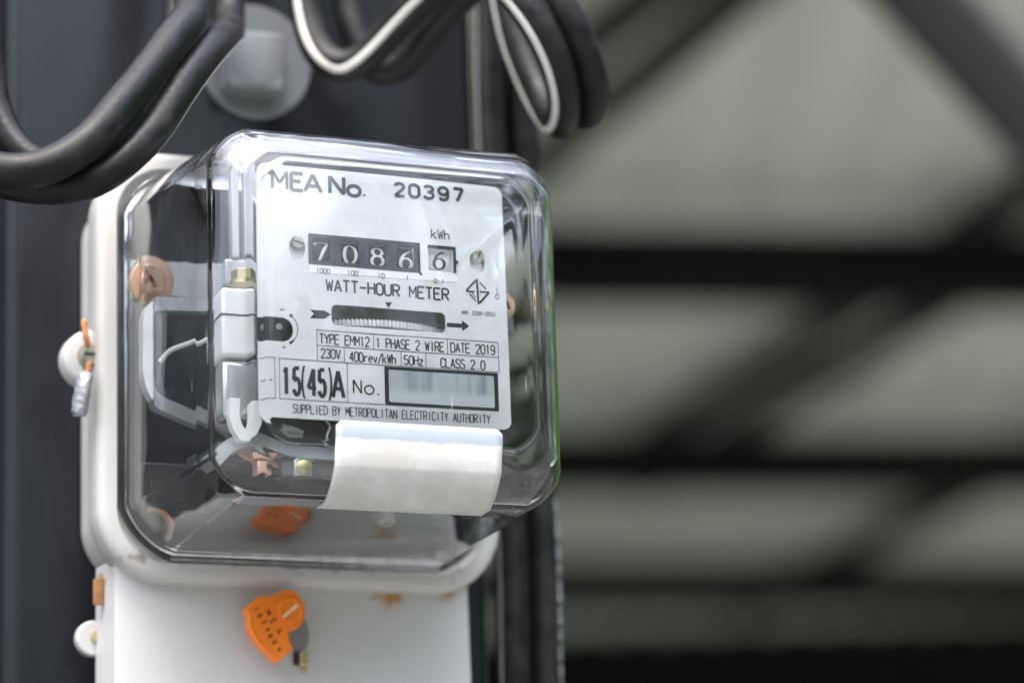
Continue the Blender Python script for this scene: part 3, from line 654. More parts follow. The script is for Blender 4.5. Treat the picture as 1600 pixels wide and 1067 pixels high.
T(soft, 'SUPPLIED BY METROPOLITAN ELECTRICITY AUTHORITY', (454.5, 646), (766, 667), 15, 0.00016, 0.35)
for ch, xa_, xb_, h_ in (('1', 438, 450, 48), ('5', 454, 467, 48), ('(', 468, 477, 56), ('4', 477, 492.5, 48), ('5', 494, 507, 48), (')', 507.5, 516.5, 56), ('A', 516, 536, 48)):
    yb = 618.5+(xa_-438)*.066+(4 if ch in '()' else 0)
    T(ink, ch, (xa_+1.5, yb-1), (xb_-1.5, yb+(xb_-xa_)*.066-1), h_-2.5, 0.00062 if ch not in '()' else 0.00034)
T(ink, 'N', (550, 616), (562, 617), 22.5, 0.00026); T(ink, 'o', (567.5, 617.5), (582, 619), 15, 0.00026); T(ink, '.', (586, 619.5), (593, 620), 20, 0.0004)
for ch, yb in (("'", 590),): T(ink, '.', (416, 597), (424, 597), 20, 0.0004)
# serial number window: black frame with a pale label
ax0, ax1 = X(599, 604), X(779, 618); az1, az0 = (Z(598, 574)+Z(779, 586))/2, (Z(600, 635)+Z(780, 647))/2
fv, ff = curve2d([rrect(ax0, ax1, az0, az1, 0.0001, 2), rrect(ax0+0.0014, ax1-0.0014, az0+0.0011, az1-0.0010, 0.0006, 4)], 0.0001)
mesh('serial_frame', [(v[0], v[1]+YI, v[2]) for v in fv], ff, 'ink', plate, smooth=False)
# standards diamond
def seg(mb, pa, pb, hwpx): 
    a, b = at(*pa, 0), at(*pb, 0); LAYER[0] += 1; mb.add(*ribbonVF([(a.x, a.z), (b.x, b.z)], hwpx/5290, YI-0.000012*(LAYER[0] % 5)))
zf = lambda x, y: (680+x/5.93, 340+y/5.93)
seg(ink, zf(392, 565), zf(405, 805), 1.7)
seg(ink, zf(382, 582), zf(292, 678), 1.8); seg(ink, zf(290, 684), zf(372, 690), 1.5); seg(ink, zf(418, 600), zf(478, 664), 1.1)
seg(ink, zf(418, 690), zf(508, 694), 1.3); seg(ink, zf(504, 698), zf(414, 798), 1.8); seg(ink, zf(320, 706), zf(382, 776), 1.1); seg(ink, zf(344, 700), zf(380, 742), 0.8)
T(soft, 'มอก', (721.5, 491), (731.5, 492), 8, 0.00009, 0.2)
T(soft, '2336-2552', (738, 492.5), (775, 495.5), 6.5, 0.00008, 0.3)
a = at(778, 449, 0); b = at(778.5, 459, 0); soft.add(*ribbonVF([(a.x, a.z), (b.x, b.z)], 0.00008, YI)); c_ = at(778.5, 464, 0)
soft.add(*ribbonVF([(c_.x+0.0006*math.cos(t*PI/8), c_.z+0.0009*math.sin(t*PI/8)) for t in range(16)], 0.0001, YI, closed=True))
ink.build('bold_lettering', 'ink', plate, smooth=False); soft.build('fine_lettering', 'ink_soft', plate, smooth=False); LN.build('table_ruling', 'ink_soft', plate, smooth=False)
# pale serial label (blurred strokes) behind the frame
ser_m = mat('serial_label', (0.60, 0.665, 0.69), 0.5)
n_ = ser_m.node_tree; b_ = n_.nodes['Principled BSDF']; tcs = n_.nodes.new('ShaderNodeTexCoord'); mps = n_.nodes.new('ShaderNodeMapping'); mps.inputs['Scale'].default_value = (260, 1, 22)
n_.links.new(tcs.outputs['Object'], mps.inputs['Vector']); nzs = n_.nodes.new('ShaderNodeTexNoise'); nzs.inputs['Scale'].default_value = 1; nzs.inputs['Detail'].default_value = 1; n_.links.new(mps.outputs[0], nzs.inputs['Vector'])
rp = n_.nodes.new('ShaderNodeValToRGB'); n_.links.new(nzs.outputs['Fac'], rp.inputs['Fac']); rp.color_ramp.elements[0].position = 0.32; rp.color_ramp.elements[0].color = (0.20, 0.24, 0.26, 1); rp.color_ramp.elements[1].position = 0.55; rp.color_ramp.elements[1].color = (0.37, 0.42, 0.44, 1)
sps = n_.nodes.new('ShaderNodeSeparateXYZ'); n_.links.new(tcs.outputs['Object'], sps.inputs[0]); mrs = n_.nodes.new('ShaderNodeMapRange'); n_.links.new(sps.outputs['Z'], mrs.inputs['Value'])
mrs.inputs['From Min'].default_value = az0+(az1-az0)*0.30; mrs.inputs['From Max'].default_value = az0+(az1-az0)*0.48
mxs = n_.nodes.new('ShaderNodeMix'); mxs.data_type = 'RGBA'; n_.links.new(mrs.outputs[0], mxs.inputs['Factor']); mxs.inputs['A'].default_value = (0.45, 0.50, 0.52, 1); n_.links.new(rp.outputs[0], mxs.inputs['B']); n_.links.new(mxs.outputs['Result'], b_.inputs['Base Color'])
mesh('serial_label', *boxVF(ax0+0.001, ax1-0.001, YI+0.00003, YI+0.00012, az0+0.0008, az1-0.0008), ser_m, plate, smooth=False)

# ---- register: bezel, drums with digits
reg = mesh('register_case', *boxVF(X(474, 395), X(714, 395), 0.0205, 0.036, Z(560, 437), Z(560, 362)), 'interior', meter, bevel=0.001)
wx = []                                         # window spans (pixels)
DG = [('7', 487, 512), ('0', 530, 560), ('8', 573, 603), ('6', 618, 649)]
dz_c = [(499.5, 395.5), (545, 400.0), (588.5, 403.5), (633.5, 407.5)]
loops = [rrect(cbx0, cbx1, cbb, cbt, 0.0003, 2)]
for (ch, a_, b_2), (cx_, cy_) in zip(DG, dz_c):
    loops.append(rrect(X(cx_-14.5, cy_), X(cx_+14, cy_), cbb+0.0012, cbt-0.0014, 0.0002, 2))
bv, bf = curve2d(loops, 0.0012)
mesh('counter_bezel', [(v[0], v[1]+0.0002, v[2]) for v in bv], bf, 'bezel', reg, sharp=30)
# white surround under and beside the counter
wv, wf = curve2d([[(X(655.8, 400), Z(655.8, 381)), (X(714, 405), Z(700, 384)), (X(714, 405), Z(700, 440)), (X(480, 420), Z(600, 436)), (X(480, 420), cbb-0.0002), (cbx1+0.0002, cbb-0.0002)], rrect(wbx0+0.0002, wbx1-0.0002, wbb+0.0002, wbt-0.0002, 0.0002, 2)], 0.00012)
mesh('counter_surround', [(v[0], v[1]-0.00007, v[2]) for v in wv], wf, 'white_part', reg, smooth=False)
def caldigit(ch):
    if ch == '7': return [([(.02, .80), (.06, .97), (.98, .97)], 0), ([(.96, .97), (.62, .55), (.36, .02)], 1)]
    if ch == '0': return [(E(.5, .5, .42, .48, 90, 450, 40), 2)]
    if ch == '8': return [(E(.5, .76, .33, .22, 90, 450, 30), 2), (E(.5, .28, .40, .27, 90, 450, 30), 2)]
    if ch == '6': return [([(.92, .98), (.72, .93), (.48, .82), (.26, .64), (.13, .42), (.12, .26)], 2), (E(.52, .29, .39, .28, 90, 450, 36), 2)]
RD, YD = 0.0085, 0.0102
def drum(cpx, ch, mdrum, mdig, hpx, wpx, hwmax, hx=14.8):
    c = at(*cpx, YD-RD); x0, x1 = c.x-hx/5290, c.x+hx/5290
    d = mesh('digit_wheel', *latheVF((x0, YD, c.z), (1, 0, 0), [(RD-0.001, 0), (RD, 0.0002), (RD, x1-x0-0.0002), (RD-0.001, x1-x0)], 64), mdrum, meter, sharp=30)
    mb = MB()
    for pts, kind in caldigit(ch):
        P = []
        for i in range(len(pts)-1):
            for s in range(5): P.append((pts[i][0]+(pts[i+1][0]-pts[i][0])*s/5, pts[i][1]+(pts[i+1][1]-pts[i][1])*s/5))
        P.append(pts[-1]); W = []
        Q = [(c.x+(p[0]-.5)*wpx/5290, (p[1]-.5)*hpx/5290) for p in P]
        for i in range(len(Q)):
            a, b = Q[max(0, i-1)], Q[min(len(Q)-1, i+1)]; L = math.hypot(b[0]-a[0], b[1]-a[1]) or 1
            W.append(hwmax*(0.42+0.58*(abs(b[1]-a[1])/L)**1.6))
        V, F = ribbonVF(Q, W, 0, thick=0.00005)
        LAYER[0] += 1; e = 0.00008+0.000012*(LAYER[0] % 5)
        V = [(x, YD-(RD+e-y)*math.cos(z/RD), c.z+(RD+e-y)*math.sin(z/RD)) for x, y, z in V]
        mb.add(V, F)
    mb.build('digit', mdig, d, smooth=False)
for (ch, a_, b_2), cpx in zip(DG, dz_c): drum((cpx[0], cpx[1]-2), ch, 'drum', 'digit', 33, 26, 0.00055)
drum((687, 405.5), '6', 'drum_white', 'ink', 32, 25, 0.0005, 20.5)
# black edge round the decimal window
kk = MB(); kk.add(*boxVF(wbx0, wbx1+0.0009, -0.0006, -0.00022, wbt-0.0002, wbt+0.0009)); kk.add(*boxVF(wbx1, wbx1+0.0009, -0.00065, -0.00022, wbb, wbt)); p_ = at(709, 409, 0); kk.add(*boxVF(wbx1+0.0009, wbx1+0.0016, -0.0006, -0.00022, p_.z-0.0006, p_.z+0.0004))
kk.build('decimal_frame', 'bezel', reg, smooth=False)
p_ = at(656.5, 428.5, 0); mesh('decimal_point', *latheVF((p_.x, -0.00014, p_.z), (0, -1, 0), [(0.0005, 0), (0.0005, 0.0001)], 14), 'ink', reg, smooth=False)
# plate screws
p1, p2 = at(461, 381, 0.001), at(747, 401, 0.001)
for p_, sl in ((p1, 2.9), (p2, 1.1)):
    screw('plate_screw', (p_.x, 0.0022, p_.z), (0, -1, 0), 0.0021, 0.0026, 'dull_screw', meter, slot=sl)
    mesh('screw_seat', *boxVF(p_.x-0.005, p_.x+0.005, 0.0022, 0.0035, p_.z-0.007, p_.z+0.005), 'white_part', plate, smooth=False)

# ---- disc
dR = 0.040; dz_ = szb+0.0023; dcx = (sx0+sx1)/2
V = []; F = []; N = 720
for z in (dz_-0.0010, dz_+0.0011):
    for k in range(N):
        a = 2*PI*k/N; r = dR-(0.0016 if (k//2) % 2 == 0 else 0); V.append((dcx+r*math.sin(a), 0.0012+dR-r*math.cos(a), z))
F = [tuple(range(N)), tuple(range(2*N-1, N-1, -1))]+[(k, (k+1) % N, (k+1) % N+N, k+N) for k in range(N)]
disc = mesh('spinning_disc', V, F, 'disc', meter, smooth=False)
hb = MB(); hb.add(*boxVF(sx0-0.004, sx1+0.006, 0.0055, 0.009, dz_+0.0014, szt+0.006)); hb.build('disc_magnet', 'mid_grey', meter, bevel=0.0008)
mesh('disc_shroud', *boxVF(sx0-0.006, sx1+0.01, 0.0125, 0.016, szb-0.010, dz_-0.0014), 'core', meter)

nb_ = at(425, 515, 0.006)
mesh('dial_backing', *boxVF(nb_.x-0.0045, nb_.x+0.0085, 0.006, 0.0085, nb_.z-0.006, nb_.z+0.006), 'interior', meter, smooth=False)
screw('dial_screw', (at(430, 513, 0.006).x, 0.006, at(430, 513, 0.006).z), (0, -1, 0), 0.0012, 0.0012, 'zinc_bright', meter)
# ---- the works behind the plate, seen through the sides of the cover
def pbar(pts, y, wpx, thick, m, name, hwl=None):
    q = spline([at(px, py, y) for px, py in pts], 0.002); q = [(p.x, p.z) for p in q]
    hw = wpx/2/5000.
    V, F = ribbonVF(q, hw, y, thick=thick)
    nn = len(V)//2
    rim = []
    k = nn//2
    for i in range(k-1): rim += [(2*i, 2*i+2, 2*i+2+nn, 2*i+nn), (2*i+1, 2*i+1+nn, 2*i+3+nn, 2*i+3)]
    rim += [(0, nn, nn+1, 1), (2*k-2, 2*k-1, 2*k-1+nn, 2*k-2+nn)]
    return mesh(name, V, F+rim, m, meter, sharp=40)
def pbox(x0, y0, x1, y1, ya, yb, m, name, bev=0.0006):
    a = at(x0, y0, ya); b = at(x1, y1, ya)
    return mesh(name, *boxVF(a.x, b.x, ya, yb, b.z, a.z), m, meter, bevel=bev)
# lugs and terminal screws either side
a = at(206, 408, 0.07); b = at(345, 470, 0.07)
mesh('fixing_bracket', *prismVF([(a.x, a.z), (b.x, a.z+0.001), (b.x, b.z), (a.x+0.011, b.z), (a.x-0.0005, b.z-0.002)], 0.0695, 0.0715), 'alu', meter, bevel=0.0004)
def fixing(px, py, y, r):
    c = at(px, py, y); 
    w_ = mesh('fixing_screw', *latheVF((c.x, y+0.006, c.z), (-0.12, -1, -0.1), [(r, 0), (r, 0.0012), (r*0.96, 0.0016), (r*0.62, 0.0018), (r*0.62, 0.0055), (r*0.55, 0.0062), (r*0.1, 0.0062)], 36), 'copper', meter)
    mesh('washer_edge', *latheVF((c.x, y+0.0063, c.z), (-0.12, -1, -0.1), [(r*1.07, 0), (r*1.07, 0.0009), (r*0.9, 0.0010)], 36), 'brass', w_)
    mb = MB()
    for ang in (0.5, 0.5+PI/2):
        d = Vector((math.cos(ang), 0, math.sin(ang))); e = Vector((-math.sin(ang), 0, math.cos(ang))); a_ = Vector((-0.12, -1, -0.1)).normalized()
        c2 = Vector((c.x, y+0.006, c.z))+a_*0.0062
        mb.add([c2+d*r*.40*i+e*r*.10*j+a_*k for k in (-0.002, 0.0001) for i, j in ((-1, -1), (1, -1), (1, 1), (-1, 1))], [(0, 3, 2, 1), (4, 5, 6, 7), (0, 1, 5, 4), (1, 2, 6, 5), (2, 3, 7, 6), (3, 0, 4, 7)])
    mb.build('screw_slot', 'copper_dark', w_, smooth=False)
fixing(248, 434, 0.0605, 0.0080)
fixing(809, 470, 0.012, 0.0052)
a = at(780, 440, 0.019); b = at(822, 520, 0.019)
mesh('fixing_bracket', *boxVF(a.x, b.x, 0.0188, 0.0205, b.z, a.z), 'mid_grey', meter)
# cast frame
pbar([(352, 477), (290, 476), (246, 478), (236, 490), (234, 540), (236, 595), (250, 622), (290, 642), (360, 672)], 0.052, 22, 0.005, 'alu', 'cast_frame')
pbox(228, 720, 330, 800, 0.078, 0.08, 'core', 'terminal_plate')
# braking magnet and its adjuster
mag = pbox(346, 449, 403, 559, 0.012, 0.030, 'white_part', 'brake_magnet', 0.0012)
pbox(345, 492, 404, 494, 0.0117, 0.0304, 'ink_soft', 'magnet_joint', 0.0)
pbox(347, 562, 408, 655, 0.014, 0.026, 'zinc_bright', 'magnet_yoke', 0.0015)
c = at(381, 447, 0.02)
bb = MB(); bb.add(*latheVF((c.x, 0.02, c.z+0.0014), (0, 0, 1), [(0.0042, 0), (0.0042, 0.0030), (0.0037, 0.0034), (0.0005, 0.0034)], 6)); bb.add(*latheVF((c.x, 0.02, c.z), (0, 0, 1), [(0.0047, 0), (0.0047, 0.0013)], 28))
bb.build('adjusting_bolt', 'brass', meter)
pbar([(368, 622), (368, 655), (378, 676), (390, 678), (402, 660), (405, 630)], 0.008, 17, 0.004, 'white_part', 'shackle_clip')
pbar([(335, 720), (362, 694), (400, 686), (440, 697), (480, 704), (560, 708)], 0.012, 20, 0.012, 'alu', 'frame_foot')
pbar([(420, 668), (470, 676), (540, 682)], 0.014, 20, 0.010, 'core', 'core_leg')
pbar([(436, 672), (452, 676), (468, 682)], 0.010, 10, 0.004, 'zinc_bright', 'spring_clip')
# pale upright guides
for x_ in (367, 393): pbox(x_-9, 240, x_+8, 405, 0.045, 0.05, 'alu', 'upright_guide')
pbox(346, 405, 415, 450, 0.046, 0.052, 'alu', 'cross_bracket')
# coil, core and terminals low in the case
pbox(335, 690, 800, 742, 0.030, 0.055, 'core', 'lower_board', 0.001)
pbox(438, 712, 530, 748, 0.0155, 0.018, 'mid_grey', 'terminal_board', 0.0006)
pbox(459, 708, 488, 745, 0.0125, 0.0155, 'zinc_bright', 'terminal_lug', 0.0005)
c = at(474, 728, 0.0125); mesh('terminal_screw', *latheVF((c.x, 0.0126, c.z), (0, -1, 0), [(0.0026, 0), (0.0026, 0.0012), (0.0018, 0.0016), (0.0003, 0.0016)], 24), 'brass', meter)
pbox(396, 704, 431, 716, 0.0120, 0.0180, 'copper', 'copper_link', 0.0005)
pbox(404, 718, 424, 742, 0.0130, 0.0190, 'copper', 'copper_link', 0.0005)
pbox(430, 744, 530, 756, 0.0110, 0.0150, 'ink', 'terminal_barrier', 0.0006)
q = spline([at(500, 655, .010), at(512, 672, .009), at(506, 688, .010), at(520, 700, .011)], 0.001); mesh('coil_lead', *tubeVF(q, 0.0005, 8), 'zinc_bright', meter)
pbox(390, 560, 800, 700, 0.028, 0.060, 'core', 'laminated_core', 0.001)
for px_, py_, m_ in ((405, 715, 'copper'), (474, 728, 'brass'), (515, 745, 'brass'), (600, 800, 'dull_screw')):
    c = at(px_, py_, 0.034); mesh('terminal_post', *latheVF((c.x, 0.034, c.z+0.003), (0, -0.35, -1), [(0.003, 0), (0.003, 0.005), (0.0025, 0.0055), (0.001, 0.0055)], 20), m_, meter)
pbar([(380, 700), (405, 712), (432, 718), (450, 722)], 0.022, 16, 0.004, 'copper', 'copper_link')
pbar([(240, 790), (262, 796), (275, 815), (268, 835)], 0.07, 6, 0.003, 'copper', 'copper_link')
q = spline([at(258, 566, 0.05), at(275, 548, 0.048), at(300, 538, 0.045), at(325, 528, 0.04)], 0.0015)
mesh('lead_wire', *tubeVF(q, 0.0008, 10), 'white_part', meter)

# ---- terminal cover below the base
tx0, tx1 = at(186, 960, 0.0885).x, at(737, 960, 0.0885).x
tzt = -BB+0.006; tzb = -0.19; txb = at(150, 960, 0.108).x
tc_m = rusty('enamelled_terminal_cover', tzt, [(at(610, 930, .0885).x, 0.016, at(610, 918, .0885).z, 0.0135, 0.68), (at(560, 925, .0885).x, 0.03, at(560, 916, .0885).z, 0.0035, 0.5), (at(470, 925, .0885).x, 0.05, at(470, 916, .0885).z, 0.0035, 0.30), (at(700, 926, .0885).x, 0.012, at(700, 928, .0885).z, 0.006, 0.46), (at(474, 1040, .0885).x, 0.004, at(474, 1042, .0885).z, 0.004, 0.45), (at(604, 935, .0885).x, 0.0035, at(604, 940, .0885).z, 0.012, 0.42), (at(520, 935, .0885).x, 0.02, at(520, 935, .0885).z, 0.007, 0.27), (tx0-0.004, 0.004, tzt-0.004, 0.006, 0.7)])
def tring(z, tp=0.0):
    pts = [(txb, 0.108), (txb+0.0002, 0.0985), (txb+0.0012, 0.0935), (tx0-0.0012, 0.0895), (tx0+0.0015, 0.0885), (tx1-0.004, 0.0885), (tx1-0.0012, 0.0893), (tx1, 0.092), (tx1, 0.108)]
    return [Vector((x+(0.0015 if x > 0 else -0.0005)*(tzt-z)/0.12*1.0, y, z)) for x, y in pts]
tcv = mesh('terminal_cover', *loftVF([tring(tzt), tring(tzt-0.03), tring(tzt-0.06), tring(tzb)]), tc_m, meter, sharp=50)
# small mounting ear behind its left edge
ec = at(148, 996, 0.108)
mesh('mounting_ear', *latheVF((ec.x, 0.112, ec.z), (0, -1, 0), [(0.0060, 0), (0.0060, 0.003), (0.0055, 0.0036), (0.001, 0.0036)], 36), 'paint', meter)
screw('ear_screw', (ec.x+0.0012, 0.1085, ec.z+0.0005), (0, -1, 0), 0.0026, 0.002, 'brass', meter)
# rusty steel flange seen behind the cover's top left corner
a = at(146, 905, 0.10); b = at(148, 945, 0.10)
mesh('cover_tab', *boxVF(a.x-0.0002, a.x+0.003, 0.098, 0.1, b.z, a.z), 'rust', meter, bevel=0.0003)
# locking lug with its brass staple
lc2 = at(470, 990, 0.0865)
lk = mesh('locking_lug', *latheVF((lc2.x, 0.0885, lc2.z), (0, -1, 0), [(0.0052, 0), (0.0052, 0.0010), (0.0047, 0.0014), (0.001, 0.0014)], 32), 'lug_grey', meter)
for v in lk.data.vertices: v.co.x = lc2.x+(v.co.x-lc2.x)*0.62; v.co.z = lc2.z+(v.co.z-lc2.z)*1.15
a = at(464, 1018, 0.085); b = at(480, 1040, 0.085)
mesh('brass_staple', *boxVF(a.x+0.0011, b.x, 0.0840, 0.0883, b.z, a.z), 'brass', meter, bevel=0.0004)
mesh('staple_slot', *boxVF(a.x-0.0002, a.x+0.0009, 0.0872, 0.0884, b.z+0.0008, a.z+0.0004), 'ink', meter, smooth=False)

# ------------------------------------------------------------------ orange seal
YS = 0.0765
def os_(x, y): return at(320+x/6.3875, 900+y/6.3875, YS)
seal = thing('plastic_seal', 'bright orange plastic twist seal stamped with a number on the white terminal cover', 'seal', tuple(at(445, 985, YS)))
body = [(600, 205), (640, 196), (700, 172), (770, 140), (835, 130), (905, 152), (940, 190), (965, 235), (1003, 290), (1003, 380), (980, 460), (925, 520), (850, 546), (835, 590), (845, 640), (885, 708), (740, 852), (722, 852), (690, 825), (650, 770), (585, 720), (520, 640), (468, 555), (445, 480), (442, 420), (448, 395), (408, 325), (440, 290), (500, 240), (560, 190), (580, 186)]
pts = [os_(*p) for p in body]
sb = mesh('seal_body', *prismVF([(p.x, p.z) for p in pts], YS, YS+0.0058), 'orange', seal, bevel=0.0007, seg=3)
c = os_(850, 345)
cap = mesh('seal_cap', *latheVF((c.x, YS+0.0004, c.z), (0, -1, 0), [(0.0042, 0), (0.0042, 0.0012), (0.0039, 0.0016), (0.0036, 0.0014), (0.0035, 0.0010), (0.0003, 0.0010)], 44), 'orange', seal, sharp=30)
a, b = os_(765, 418), os_(915, 285)
d = (b-a); d.y = 0; e = Vector((-d.z, 0, d.x)).normalized()
sl = [a+e*0.0004, a-e*0.0004, a+d*0.62-e*0.0005, a+d*0.75-e*0.0008, b-e*0.0006, b+e*0.0006, a+d*0.75+e*0.0005]
mesh('seal_slit', *prismVF([(p.x, p.z) for p in sl], YS-0.0010, YS-0.0004), 'slit', seal, smooth=False)
lw = mesh('seal_side_lip', *tubeVF(smooth_path(spline([Vector((p.x, YS+0.0002, p.z)) for p in [os_(*q) for q in [(455, 400), (450, 470), (475, 550), (530, 645), (595, 720), (655, 768)]]], 0.001)), 0.00065, 10), 'orange', seal)
# stamped characters, each turned with the seal
ml = MB()
def stamp(ch, x, y, h, ang):
    for stt in G[ch]:
        P = []
        for u, v in stt:
            dx, dy = (u-.5)*h*0.62, (v-.5)*h
            r = math.radians(ang); X_, Y_ = dx*math.cos(r)-dy*math.sin(r), dx*math.sin(r)+dy*math.cos(r)
            p = os_(x+X_, y-Y_); P.append((p.x, p.z))
        for leg in split_sharp(P):
            LAYER[0] += 1; ml.add(*ribbonVF(leg, 0.00017, YS-0.00012-0.000012*(LAYER[0] % 5)))
for ch, x, y in zip('MEA', (635, 685, 740), (362, 446, 548)): stamp(ch, x, y, 54, -58)
for ch, x, y in zip('1824664', (516, 548, 592, 628, 655, 697, 742), (328, 392, 455, 530, 594, 655, 728)): stamp(ch, x, y, 46, -58)
ml.build('stamped_number', 'orange_ink', sb, smooth=False)
# ------------------------------------------------------------------ wire seal on the left lug
ws = thing('wire_seal', 'twisted copper wire with a crimped lead slug hanging from the grey base lug', 'seal', tuple(at(132, 560, 0.082)))
def twist(pts, pitch=0.0021, r=0.00055, amp=0.0006):
    c = spline(pts, 0.0003); mb = MB()
    for ph in (0, PI):
        L = 0; P = []
        for i, p in enumerate(c):
            if i: L += (c[i]-c[i-1]).length
            a = 2*PI*L/pitch+ph; P.append(p+Vector((math.cos(a)*amp, math.sin(a)*amp, 0)))
        mb.add(*tubeVF(P, r, 8))
    return mb
tw = twist([at(131, 503, .086), at(132, 515, .0835), at(135, 530, .0825), at(138, 541, .083)])
p_ = at(131, 505, .086); tw.add(*latheVF(p_+Vector((0, 0, -0.001)), (0, 0, 1), [(0.0004, 0), (0.0011, 0.0006), (0.0012, 0.0014), (0.0007, 0.0022)], 12)); 
tw.add(*twist([at(139, 567, .0835), at(138, 576, .0825), at(135, 590, .0815)]).__dict__.values())
tw.build('twisted_wire', 'wire', ws)
P = spline([at(134, 584, .0815), at(131, 598, .081), at(127, 618, .081), at(125, 635, .0815), at(124, 650, .082)], 0.0006)
V, F = tubeVF(P, [0.0020 if i in (0,) else (0.0029 if 0 < i < len(P)-2 else 0.0023) for i in range(len(P))], 18, flat=0.75)
V = [v+Vector((random.uniform(-1, 1), random.uniform(-1, 1), random.uniform(-1, 1)))*0.00022 for v in V]
mesh('lead_slug', V, F, 'lead', ws, sharp=60)
# ------------------------------------------------------------------ cables
def C(pts): return smooth_path(spline([at(*p) for p in pts], 0.003), 4)
def core_tube(P, r, parent, name='core'):
    ph = random.uniform(0, 6); R = [r*(1+0.016*math.sin(i*0.11+ph)+0.012*math.sin(i*0.27+2*ph)) for i in range(len(P))]
    return mesh(name, *tubeVF(P, R, 28), 'cable', parent, sharp=60)
def hug(P, path, r, lift=0.0):
    """lay a path on the surface of the cable whose centre line is P"""
    out = []
    for q in path:
        best = min(P, key=lambda p: (p-q).length_squared); d = (q-best)
        out.append(best+d.normalized()*(r+lift) if d.length > 1e-6 else q)
    return smooth_path(out, 6)
def stripe(P, pts, r, parent, wd=0.0013, step=0.002):
    path = hug(P, spline([at(*p) for p in pts], step), r)
    up = []
    for q in path: best = min(P, key=lambda p: (p-q).length_squared); up.append((q-best).normalized())
    return mesh('stripe', *tubeVF(path, wd, 12, flat=0.30, up=up), 'stripe', parent)
def web(P, Q, parent):
    """thin bridge joining the two cores of a flat twin cable"""
    n_ = 160; V = []
    for i in range(n_):
        a = P[int(i*(len(P)-1)/(n_-1))]; b = min(Q, key=lambda q: (q-a).length_squared); d = b-a; t = P[min(len(P)-1, int(i*(len(P)-1)/(n_-1))+1)]-P[max(0, int(i*(len(P)-1)/(n_-1))-1)]
        if d.length > 0.016: d = d.normalized()*0.006; 
        nn = t.cross(d); nn = nn.normalized()*0.0009 if nn.length > 0 else Vector((0, 0, 0.0009))
        V += [a+d*.3+nn, a+d*.7+nn, a+d*.7-nn, a+d*.3-nn]
    F = []
    for i in range(n_-1):
        for k in range(4): F.append((i*4+k, i*4+(k+1) % 4, (i+1)*4+(k+1) % 4, (i+1)*4+k))
    return mesh('web', V, F, 'cable', parent)
GC = 'black cables round the post'
RC = 0.0058
left = thing('twin_cable', 'black twin cable looping in front of the meter\'s upper left corner', 'cable', tuple(at(150, 290, 0.01)), GC)
Pl = C([(357, -330, .100), (357, -200, .100), (357, -60, .098), (357, 30, .092), (356, 50, .076), (348, 58, .058), (338, 66, .044), (322, 84, .034), (305, 105, .029), (274, 149, .022), (241, 201, .015), (189, 254, .010), (133, 288, .010), (80, 292, .016), (20, 285, .020), (-60, 255, .022), (-130, 120, .024), (-140, -150, .024), (-120, -330, .024)])
Ql = C([(292, -330, .090), (292, -200, .090), (292, -70, .085), (296, -10, .066), (299, 16, .044), (294, 32, .032), (272, 58, .026), (238, 104, .018), (184, 170, .008), (133, 226, .002), (68, 263, .002), (0, 268, .006), (-80, 235, .010), (-170, 110, .012), (-190, -150, .012), (-170, -330, .012)])
core_tube(Pl, RC, left); core_tube(Ql, RC, left); web(Pl, Ql, left)
stripe(Pl, [(384, 66, .066), (380, 76, .056), (360, 103, .036), (338, 132, .028), (308, 174, .022), (270, 228, .016), (240, 262, .014)], RC, left, wd=0.0009)
lb = thing('twin_cable', 'black cable bend passing behind the front loop at the far left', 'cable', tuple(at(30, 235, 0.06)), GC)
Pb = C([(-18, -330, .066), (-17, -100, .066), (-16, 60, .066), (-8, 160, .064), (14, 215, .060), (50, 252, .055), (100, 272, .052), (170, 262, .05), (230, 210, .052), (262, 150, .058), (275, 60, .075), (276, -100, .085), (276, -330, .09)])
core_tube(Pb, 0.0050, lb)
mid = thing('twin_cable', 'black twin cable with pale stripe coiling over the top of the post', 'cable', tuple(at(700, 0, 0.05)), GC)
Pm = C([(470, -330, .098), (472, -120, .098), (476, 0, .098), (484, 50, .096), (500, 90, .092), (530, 110, .088), (562, 98, .084), (595, 66, .078), (635, 24, .068), (690, -25, .052), (740, -50, .038), (785, -32, .030), (822, 14, .026), (852, 62, .026), (872, 112, .030), (882, 158, .038), (880, 186, .048), (868, 190, .062), (848, 160, .074), (824, 110, .080), (803, 50, .084), (790, -20, .086), (786, -150, .088), (786, -330, .09)])
Qm = C([(536, -330, .104), (538, -120, .104), (542, 0, .104), (552, 50, .102), (570, 92, .100), (600, 116, .096), (632, 100, .092), (664, 62, .084), (700, 18, .074), (750, -34, .058), (800, -66, .044), (840, -48, .032), (872, 0, .028), (900, 52, .028), (920, 104, .032), (928, 150, .040), (924, 176, .052), (910, 176, .066), (888, 140, .078), (862, 90, .084), (845, 30, .088), (835, -40, .09), (832, -150, .09), (832, -330, .09)])
core_tube(Pm, RC, mid); core_tube(Qm, RC, mid); web(Pm, Qm, mid)
stripe(Pm, [(440, -60, .09), (442, 0, .088), (452, 50, .084), (468, 92, .080), (488, 117, .078), (512, 127, .078), (536, 118, .074), (565, 85, .070), (602, 38, .060), (642, -2, .050), (700, -46, .034), (745, -30, .026), (757, 2, .024), (790, 32, .020), (820, 76, .020), (845, 130, .024), (857, 180, .034), (853, 206, .050), (842, 210, .062), (818, 180, .074), (797, 135, .080), (781, 80, .084), (770, 20, .086), (762, -60, .088)], RC, mid, wd=0.0013)

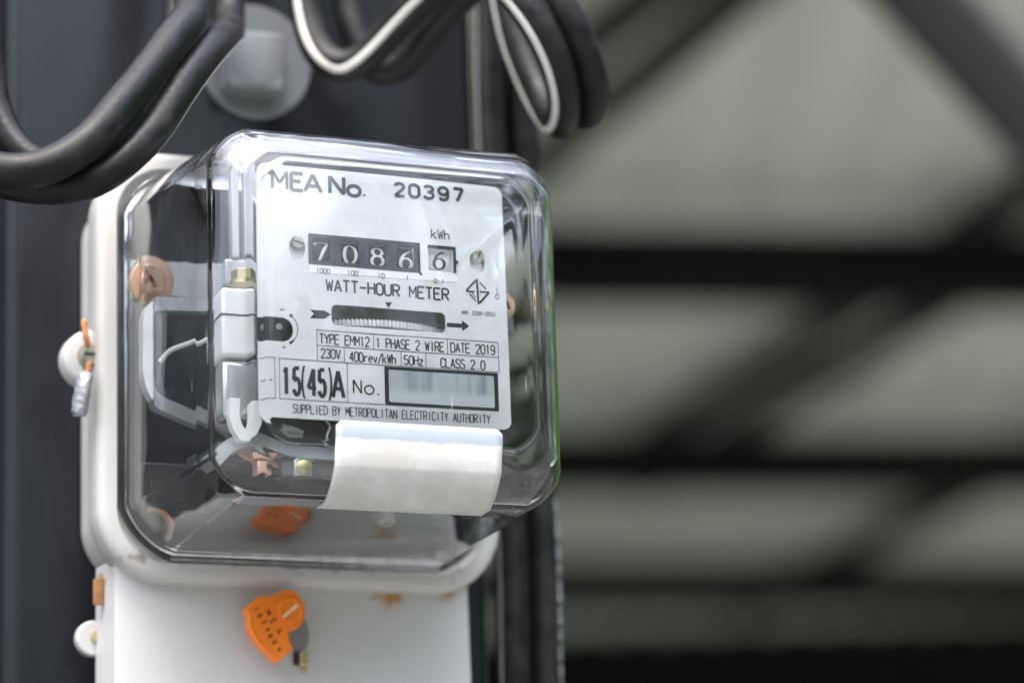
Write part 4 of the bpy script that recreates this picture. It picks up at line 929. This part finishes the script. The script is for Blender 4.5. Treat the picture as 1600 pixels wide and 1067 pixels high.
# cables running down the right edge of the post
def vert_cable(pxt, pxb, y, r):
    a = at(pxt[0], pxt[1], y); b = at(pxb[0], pxb[1], y)
    d = (b-a); n_ = 60; P = [a-d*0.45+d*2.0*k/n_ for k in range(n_+1)]
    return [p+Vector((0.0006*math.sin(k*0.35), 0, 0)) for k, p in enumerate(P)]
va = thing('striped_cable', 'black cable with a thin pale stripe running down the post\'s right edge', 'cable', tuple(at(800, 950, 0.128)), GC)
Pa = vert_cable((767, 200), (800, 950), 0.122, 0.006)
core_tube(Pa, 0.0060, va)
P = [p+Vector((-0.0057, -0.0022, 0)) for p in Pa]
mesh('stripe', *tubeVF(P, 0.0007, 12, flat=0.5, up=[Vector((-0.9, -0.4, 0))]*len(P)), 'stripe_grey', va)
vb = thing('printed_cable', 'outermost black cable with faded white print, beside the dark shed', 'cable', tuple(at(850, 950, 0.13)), GC)
Pb2 = vert_cable((817, 200), (850, 950), 0.128, 0.006)
core_tube(Pb2, 0.0060, vb)
# worn print: small upright marks round the sheath
pm = MB(); zc0 = at(860, 780, 0.124).z; z = zc0
random.seed(3)
def cx_at(z): 
    b = min(Pb2, key=lambda p: abs(p.z-z)); return b
while z > zc0-0.085:
    L = random.choice((3, 4, 5, 6, 4)); 
    for k in range(L):
        c = cx_at(z); hgt = 0.0026*random.choice((1, 1, 0.85)); wdt = 0.0011
        for part in range(2):
            a0 = math.radians(18)+part*0.0
            th0 = -1.18+0.0; 
            V = []
            zz0, zz1 = (z, z-wdt*0.35) if part == 0 else (z-wdt*0.55, z-wdt*0.95)
            aa, ab = (0.62, 0.62+hgt/0.006) if part == 0 or random.random() < 0.5 else (0.62+0.1, 0.62+hgt/0.006-0.12)
            for zz in (zz0, zz1):
                for q in range(4):
                    an = aa+(ab-aa)*q/3; V.append((c.x+0.00606*math.sin(an), c.y-0.00606*math.cos(an), zz))
            pm.add(V, [(q, q+1, q+5, q+4) for q in range(3)])
        z -= wdt*1.25
    z -= 0.0016
pm.build('faded_print', 'print', vb, smooth=False)
